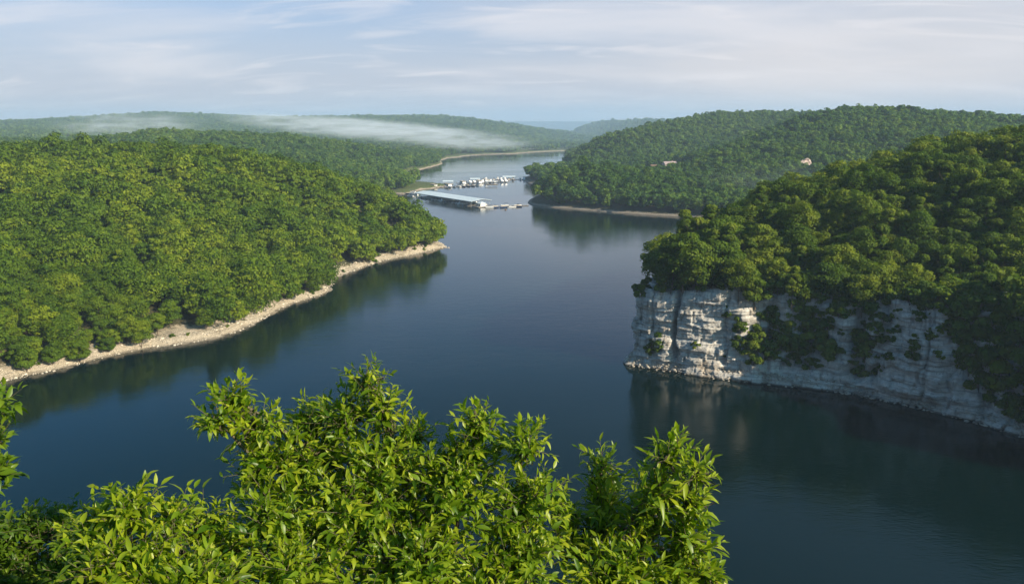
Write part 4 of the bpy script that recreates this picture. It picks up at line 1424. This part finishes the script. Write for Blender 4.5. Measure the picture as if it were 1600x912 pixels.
LOOK = {'runabout': 'white open runabout', 'covered': 'tan covered navy boat', 'cruiser': 'white cabin cruiser', 'pontoon': 'pontoon boat with dark canopy', 'houseboat': 'white flat-roofed houseboat'}

# the long covered dock
A = Vector((*on_z(650, 309), 0)); B_ = Vector((*on_z(736, 323), 0))
ax = (B_ - A); DL = ax.length; ax.normalize(); ay = Vector((-ax.y, ax.x, 0))          # ay points away from the overlook
if ay.y < 0: ay = -ay
rz_ = math.atan2(ax.y, ax.x)
DW = 19.0
dock = empty('boat_dock', A, rz_)
EAVE = 4.6
b = MB()
b.loft([[(-2, -1.0, EAVE), (-2, DW / 2, EAVE + 1.5), (-2, DW + 1, EAVE), (-2, DW + 1, EAVE - 0.18), (-2, DW / 2, EAVE + 1.3), (-2, -1.0, EAVE - 0.18)],
        [(DL + 2, -1.0, EAVE), (DL + 2, DW / 2, EAVE + 1.5), (DL + 2, DW + 1, EAVE), (DL + 2, DW + 1, EAVE - 0.18), (DL + 2, DW / 2, EAVE + 1.3), (DL + 2, -1.0, EAVE - 0.18)]])
b.build('roof', M['roof'], dock)
nb = 16
for k in range(nb + 1):
    xk = DL * k / nb
    for yk in (0.0, DW / 2 - 1.1, DW / 2 + 1.1, DW):
        MB().tube((xk, yk, -0.2), (xk, yk, EAVE - 0.1 + (1.2 if 1 < yk < DW - 1 else 0)), 0.11, n=6).build('post', M['steel'], dock)
MB().box((DL / 2, DW / 2, 0.45), (DL + 3, 2.4, 0.22)).build('walkway', M['deck'], dock)
for k in range(nb + 1):
    xk = DL * k / nb
    MB().box((xk, DW / 4 - 0.55, 0.42), (0.9, DW / 2 - 1.4, 0.2)).box((xk, DW * 0.75 + 0.55, 0.42), (0.9, DW / 2 - 1.4, 0.2)).build('finger_pier', M['deck'], dock)
b = MB()
for k in range(nb): b.box((DL * (k + 0.5) / nb, DW / 2, 0.1), (2.2, 2.0, 0.46))
b.build('float', M['float'], dock)
MB().box((DL / 2, -0.2, EAVE - 0.55), (DL + 2, 0.12, 0.5)).box((DL / 2, DW + 0.2, EAVE - 0.55), (DL + 2, 0.12, 0.5)).build('fascia', M['roof'], dock)
tag(dock, 'long floating boat dock under one pale blue-white metal roof', 'boat dock')
kinds = ['runabout', 'covered', 'cruiser', 'pontoon', 'runabout', 'covered', 'runabout', 'cruiser']
rb = random.Random(8)
for side, yy in ((0, 4.0), (1, DW - 4.0)):
    for k in range(nb):
        if rb.random() < 0.12: continue
        kd = rb.choice(kinds)
        p = A + ax * (DL * (k + 0.5) / nb) + ay * yy
        where = 'on the near side of the covered dock' if side == 0 else 'on the far side of the covered dock'
        third = 'left' if k < 5 else 'middle' if k < 11 else 'right'
        boat(kd, (p.x, p.y, 0.0), rz_ + (math.pi if side == 0 else 0) + rb.uniform(-0.04, 0.04), f'{LOOK[kd]} {where}', f'boats {where}')
# fuel hut at the right end
hp = B_ + ax * 5.5 + ay * (DW * 0.35)
hut = empty('dock_hut', hp, rz_)
MB().box((0, 0, 0.35), (11, 12, 0.5)).build('deck', M['deck'], hut)
MB().box((0, 0, 1.8), (5.5, 5.0, 2.4)).build('wall', M['white'], hut)
MB().loft([[(-3.4, -3.2, 3.0), (3.4, -3.2, 3.0), (3.4, 3.2, 3.0), (-3.4, 3.2, 3.0)], [(-1.5, -0.3, 4.2), (1.5, -0.3, 4.2), (1.5, 0.3, 4.2), (-1.5, 0.3, 4.2)]]).build('roof', M['roof'], hut)
MB().box((-1.4, -2.52, 1.9), (1.4, 0.06, 1.0)).build('window', M['glass'], hut)
MB().box((1.3, -2.52, 1.5), (1.0, 0.06, 1.9)).build('door', M['brown'], hut)
tag(hut, 'small white hut on a square float at the right end of the covered dock', 'hut')

# walkway and log boom from the dock to the point
Pa = B_ + ax * 11 + ay * 4
Pb_ = Vector((*on_z(826, 321.5), 0))
seg = Pb_ - Pa; SL = seg.length; sdir = seg.normalized(); sr = math.atan2(sdir.y, sdir.x)
gang = empty('gangway', Pa, sr)
MB().box((SL * 0.5, 0, 0.4), (SL, 1.5, 0.16)).build('deck', M['deck'], gang)
for k in range(12): MB().box((SL * (k + 0.5) / 12, 0, 0.12), (2.6, 1.9, 0.38)).build('float', M['float'], gang)
b = MB()
for sy in (-0.72, 0.72):
    b.box((SL * 0.5, sy, 1.35), (SL, 0.05, 0.05))
    for k in range(24): b.tube((SL * k / 23.5, sy, 0.45), (SL * k / 23.5, sy, 1.35), 0.025, n=5)
b.build('railing', M['steel'], gang)
tag(gang, 'narrow floating gangway joining the covered dock to the wooded point', 'gangway')
for k, (t, off, kd) in enumerate([(0.12, -4.5, 'pontoon'), (0.22, -5, 'covered'), (0.30, 5.0, 'runabout'), (0.40, -5.5, 'covered'), (0.52, 4.5, 'pontoon'), (0.60, -5, 'runabout'), (0.72, -4.5, 'covered'), (0.8, 4.6, 'runabout')]):
    p = Pa + seg * t + Vector((-sdir.y, sdir.x, 0)) * off
    boat(kd, (p.x, p.y, 0), sr + math.pi / 2 + (0.2 if k % 2 else -0.3), f'{LOOK[kd]} tied up beside the floating gangway', 'boats along the gangway')
bp_ = on_z(790, 328)
buoy = MB().tube((0, 0, -0.3), (0, 0, 0.5), 0.8, 0.8, 12).tube((0, 0, 0.5), (0, 0, 1.1), 0.3, 0.12, 8).build('buoy', M['brown'])
buoy.location = (bp_[0], bp_[1], 0)
tag(buoy, 'small brown mooring buoy in open water in front of the gangway', 'buoy')

# rows of open docks farther back
def open_dock(p0, p1, label, n, seed, gname, both=True):
    p0, p1 = Vector((*p0, 0)), Vector((*p1, 0)); d = p1 - p0; L = d.length; d.normalize(); a = math.atan2(d.y, d.x)
    r = empty('floating_dock', p0, a)
    MB().box((L / 2, 0, 0.42), (L, 2.2, 0.2)).build('walkway', M['deck'], r)
    for k in range(n + 1):
        MB().box((L * k / n, 0.0, 0.40), (0.7, 15.0 if both else 8.0, 0.16)).build('finger_pier', M['deck'], r)
    b = MB()
    for k in range(n): b.box((L * (k + 0.5) / n, 0, 0.1), (2.0, 1.8, 0.40))
    b.build('float', M['float'], r)
    tag(r, label, 'dock', 'open docks in the middle of the cove')
    rr = random.Random(seed); nn_ = Vector((-d.y, d.x, 0))
    for k in range(n):
        for sg in ((-1, 1) if both else (-1,)):
            if rr.random() < 0.16: continue
            kd = rr.choice(['runabout', 'cruiser', 'pontoon', 'covered', 'cruiser', 'runabout', 'houseboat'])
            q = p0 + d * (L * (k + 0.5) / n) + nn_ * sg * (9.0 if kd == 'houseboat' else 6.2)
            s_ = 'near' if sg * nn_.y < 0 else 'far'
            boat(kd, (q.x, q.y, 0), a + (0 if sg > 0 else math.pi) + rr.uniform(-0.05, 0.05), f'{LOOK[kd]}, {s_} side of {gname}', f'boats on the {s_} side of {gname}')


open_dock(on_z(680, 293.5), on_z(745, 290), 'open floating dock nearest the sandy spit, left of the cove', 9, 1, 'the dock by the spit')
open_dock(on_z(716, 286.5), on_z(790, 284), 'long open floating dock crowded with boats across the cove', 12, 2, 'the long open dock')
open_dock(on_z(757, 281), on_z(822, 281), 'open floating dock reaching to the small wooded point', 11, 3, 'the dock by the point')
for k, (px, py, L) in enumerate([(700, 288, 12), (768, 288.5, 14), (795, 280.5, 16), (742, 284, 12)]):
    x_, y_ = on_z(px, py)
    r = empty('boat_shelter', (x_, y_, 0), 0.15)
    MB().loft([[(-L / 2, -4.5, 3.6), (-L / 2, 0, 4.5), (-L / 2, 4.5, 3.6), (-L / 2, 4.5, 3.45), (-L / 2, 0, 4.35), (-L / 2, -4.5, 3.45)], [(L / 2, -4.5, 3.6), (L / 2, 0, 4.5), (L / 2, 4.5, 3.6), (L / 2, 4.5, 3.45), (L / 2, 0, 4.35), (L / 2, -4.5, 3.45)]]).build('roof', M['roof' if k != 1 else 'steel'], r)
    for sx in (-L / 2 + 0.4, L / 2 - 0.4):
        for sy in (-4.2, 4.2): MB().tube((sx, sy, -0.2), (sx, sy, 3.5), 0.1, n=6).build('post', M['steel'], r)
    MB().box((0, 0, 0.35), (L, 8.6, 0.2)).build('deck', M['deck'], r)
    tag(r, ['small roofed boat shelter near the sandy spit', 'grey roofed boat shelter in the middle of the long open dock', 'pale roofed boat shelter near the small wooded point', 'small pale boat shelter behind the dock by the spit'][k], 'boat shelter', 'boat shelters on the open docks')
# cluster at the left shore end of the covered dock
for k, (px, py, kd) in enumerate([(641, 306.5, 'runabout'), (646, 304, 'cruiser'), (636, 303, 'covered'), (643, 301, 'pontoon')]):
    x_, y_ = on_z(px, py)
    boat(kd, (x_, y_, 0), 1.2, f'{LOOK[kd]} off the sandy spit, left of the covered dock', 'boats off the sandy spit')

# cabin in the clearing
cb = Vector((cbx, cby, float(HB.height(np.array([cbx]), np.array([cby]))[0]) - 0.2))
cabn = empty('cabin', cb, 0.25)
MB().box((0, 0, 2.4), (15, 9, 5.0)).build('wall', mat_plain('pale_siding', (0.55, 0.42, 0.38), 0.8, 0.1, 2.0), cabn)
rf = MB().loft([[(-8.2, -5.2, 4.8), (-8.2, 0, 8.2), (-8.2, 5.2, 4.8)], [(8.2, -5.2, 4.8), (8.2, 0, 8.2), (8.2, 5.2, 4.8)]]).build('roof', mat_plain('weathered_shingle', (0.34, 0.27, 0.26), 0.9, 0.2, 1.0), cabn)
MB().box((4, 2, 8.0), (1.2, 1.2, 2.4)).build('chimney', M['brown'], rf)
for k in range(4):
    MB().box((-5.2 + k * 2.7, -4.53, 2.9), (1.2, 0.08, 1.4)).build('window', M['glass'], cabn)
MB().box((5.8, -4.53, 1.6), (1.1, 0.08, 2.3)).build('door', M['brown'], cabn)
tag(cabn, 'pale pinkish cabin in the clearing on the wooded hill beyond the cove', 'cabin')
hs = empty('cabin', cb + Vector((-17, 8, -0.2)), -0.1)
MB().box((0, 0, 1.3), (6.5, 5, 2.8)).build('wall', M['tan'], hs)
MB().loft([[(-3.8, -3.0, 2.6), (-3.8, 0, 4.3), (-3.8, 3.0, 2.6)], [(3.8, -3.0, 2.6), (3.8, 0, 4.3), (3.8, 3.0, 2.6)]]).build('roof', M['brown'], hs)
MB().box((0, -2.53, 1.6), (1.4, 0.08, 1.2)).build('window', M['glass'], hs)
MB().box((2.2, -2.53, 1.1), (1.0, 0.08, 2.1)).build('door', M['brown'], hs)
tag(hs, 'small tan outbuilding left of the pale cabin in the clearing', 'cabin')
# meadow in the clearing
gx_, gy_ = np.meshgrid(np.linspace(cbx - 50, cbx + 22, 40), np.linspace(cby - 115, cby + 16, 40))
gz_ = HB.height(gx_, gy_) + 0.9 + 0.2 * vnoise(gx_ / 3, gy_ / 3)
mdw, nt, out = new_mat('meadow')
N = NT(nt)
ng = N.noise(N.n('ShaderNodeNewGeometry').outputs['Position'], 0.12, 5)
bs = N.n('ShaderNodeBsdfPrincipled', {'Base Color': N.mix(N.ramp(ng, 0.35, 0.65), (0.10, 0.16, 0.02), (0.26, 0.27, 0.05)), 'Roughness': 0.9})
nt.links.new(bs.outputs[0], out.inputs[0])
i = np.arange(1600).reshape(40, 40)
fq = np.stack([i[:-1, :-1], i[:-1, 1:], i[1:, 1:], i[1:, :-1]], -1).reshape(-1, 4)
cxy = (np.abs(gx_ - cbx + 14) / 36) ** 2 + (np.abs(gy_ - cby + 48) / 66) ** 2 + 0.25 * vnoise(gx_ / 9, gy_ / 9, seed=3)
kf = (cxy.ravel()[fq].max(1) < 1.0)
mo = link('grass', make_mesh('grass', np.stack([gx_, gy_, gz_], -1).reshape(-1, 3), fq[kf], mdw, True))
tag(mo, 'sunny yellow-green meadow in the clearing by the cabin', kind='stuff')

# rock outcrop showing through the trees on the slope
g = np.random.default_rng(5)
oz = float(HB.height(np.array([ocx]), np.array([ocy]))[0])
u_, v_ = np.meshgrid(np.linspace(-11, 11, 70), np.linspace(0, 1, 46))
hgt = 12.5 * (1 - (np.abs(u_) / 11.5) ** 2.2) + 1.0
zz_ = v_ * hgt
yy_ = 1.6 * v_ * 3 + 1.3 * np.round(fbm(u_ / 3, zz_ / 2.2, seed=60) * 3) / 2 + 0.5 * fbm(u_ / 0.9, zz_ / 0.7, seed=61) + (np.abs(u_) / 11) ** 2 * 4
fr = np.stack([u_, yy_, zz_], -1)
bk_ = fr[-1:].repeat(5, 0).copy()
for k in range(5): bk_[k, :, 1] += (k + 1) * 2.0; bk_[k, :, 2] -= (k + 1) * 1.2
al = np.concatenate([fr, bk_]); nyy, nxx = al.shape[:2]
i = np.arange(nyy * nxx).reshape(nyy, nxx)
fq = np.stack([i[:-1, :-1], i[:-1, 1:], i[1:, 1:], i[1:, :-1]], -1).reshape(-1, 4)
mrock = mat_plain('pink_limestone', (0.42, 0.33, 0.285), 0.9, 0.45, 0.6, bump=0.8)
ro = link('rock_outcrop', make_mesh('rock_outcrop', al.reshape(-1, 3), fq, mrock, False))
ro.location = (ocx, ocy - 2, oz + 0.5); ro.rotation_euler = (0, 0, 0.5)
tag(ro, 'pinkish rock outcrop bare of trees on the hillside above the bluff crest', 'rock outcrop')

# ------------------------------------------------------------------ air
hz_ = MB().box((0, 4990, 88), (20900, 11000, 180)).build('haze', M['glass'])
hz_.data.materials.clear()
mh, nt, out = new_mat('haze')
N = NT(nt)
vp = N.n('ShaderNodeVolumePrincipled', {'Color': (0.56, 0.74, 0.95), 'Density': 0.000145, 'Anisotropy': 0.0})
nt.links.new(vp.outputs[0], out.inputs['Volume'])
hz_.data.materials.append(mh)
tag(hz_, kind='stuff', label='pale blue morning haze filling the valley')


def mist(name, c, rad, dens, label, tone=(0.86, 0.94, 1.0), rz=0.0, noise_s=(0.014, 0.028, 0.09), seed=0.0, lo=0.46, hi=0.66, tilt=0.0):
    bm = bmesh.new(); bmesh.ops.create_icosphere(bm, subdivisions=3, radius=1.0)
    me = bpy.data.meshes.new(name); bm.to_mesh(me); bm.free()
    o = link(name, me); o.location = c; o.scale = rad; o.rotation_euler = (0, tilt, rz)
    m, nt, out = new_mat(name); N = NT(nt)
    tcn = N.n('ShaderNodeTexCoord')
    ln = N.n('ShaderNodeVectorMath', operation='LENGTH'); nt.links.new(tcn.outputs['Object'], ln.inputs[0])
    fall = N.ramp(ln.outputs['Value'], 0.15, 1.0, 1.0, 0.0)
    ps = N.n('ShaderNodeNewGeometry').outputs['Position']
    nz = N.noise(N.mapping(ps, noise_s, loc=(seed, 0, 0)), 1.0, 5, 0.62, 0.6)
    dn = N.math('MULTIPLY', N.math('MULTIPLY', fall, N.ramp(nz, lo, hi, 0.05, 1.0)), dens)
    v = N.n('ShaderNodeVolumePrincipled', {'Color': tone, 'Density': dn})
    nt.links.new(v.outputs[0], out.inputs['Volume'])
    me.materials.append(m)
    tag(o, label, kind='stuff')
    return o


mist('mist', at_y(590, 203, 1680), (400, 210, 27), 0.034, 'long white fog bank lying behind the low left ridge', rz=-0.12, tilt=0.085)
mist('mist', (200, 2950, 30), (3600, 1750, 200), 0.0007, 'wide pale blue morning mist over the far valleys', (0.50, 0.74, 1.0), seed=2.0, noise_s=(0.001, 0.001, 0.01), lo=0.2, hi=0.8)
mist('mist', at_y(735, 226, 1620), (170, 120, 16), 0.016, 'ragged end of the fog bank low over the far bank of the bend', seed=12.0, noise_s=(0.025, 0.04, 0.12))
mist('mist', at_y(205, 196, 1500), (170, 160, 32), 0.012, 'small puff of white fog over the far left valley', seed=5.0)
mist('mist', at_y(1225, 282, 570), (75, 60, 16), 0.003, 'thin smoke-like mist drifting behind the bluff crest', seed=9.0, noise_s=(0.03, 0.03, 0.08))

# labels that repeat get their place in the row
ORD = 'first second third fourth fifth sixth seventh eighth ninth tenth eleventh twelfth thirteenth fourteenth fifteenth sixteenth seventeenth eighteenth nineteenth twentieth'.split()
def ordinal(k):
    return ORD[k] if k < 20 else {2: 'twenty-', 3: 'thirty-', 4: 'forty-'}[(k + 1) // 10] + ORD[(k + 1) % 10 - 1] if (k + 1) % 10 else {30: 'thirtieth', 40: 'fortieth', 50: 'fiftieth'}[k + 1]
rows = {}
for o in sc.objects:
    if o.parent is None and o.get('category') and o.get('label'):
        rows.setdefault(o['label'], []).append(o)
for lb_, os_ in rows.items():
    if len(os_) < 2: continue
    os_.sort(key=lambda o: float(project(o.location.x, o.location.y, o.location.z)[0]))
    for k, o in enumerate(os_):
        o['label'] = f'{lb_}, {ordinal(k)} from left'
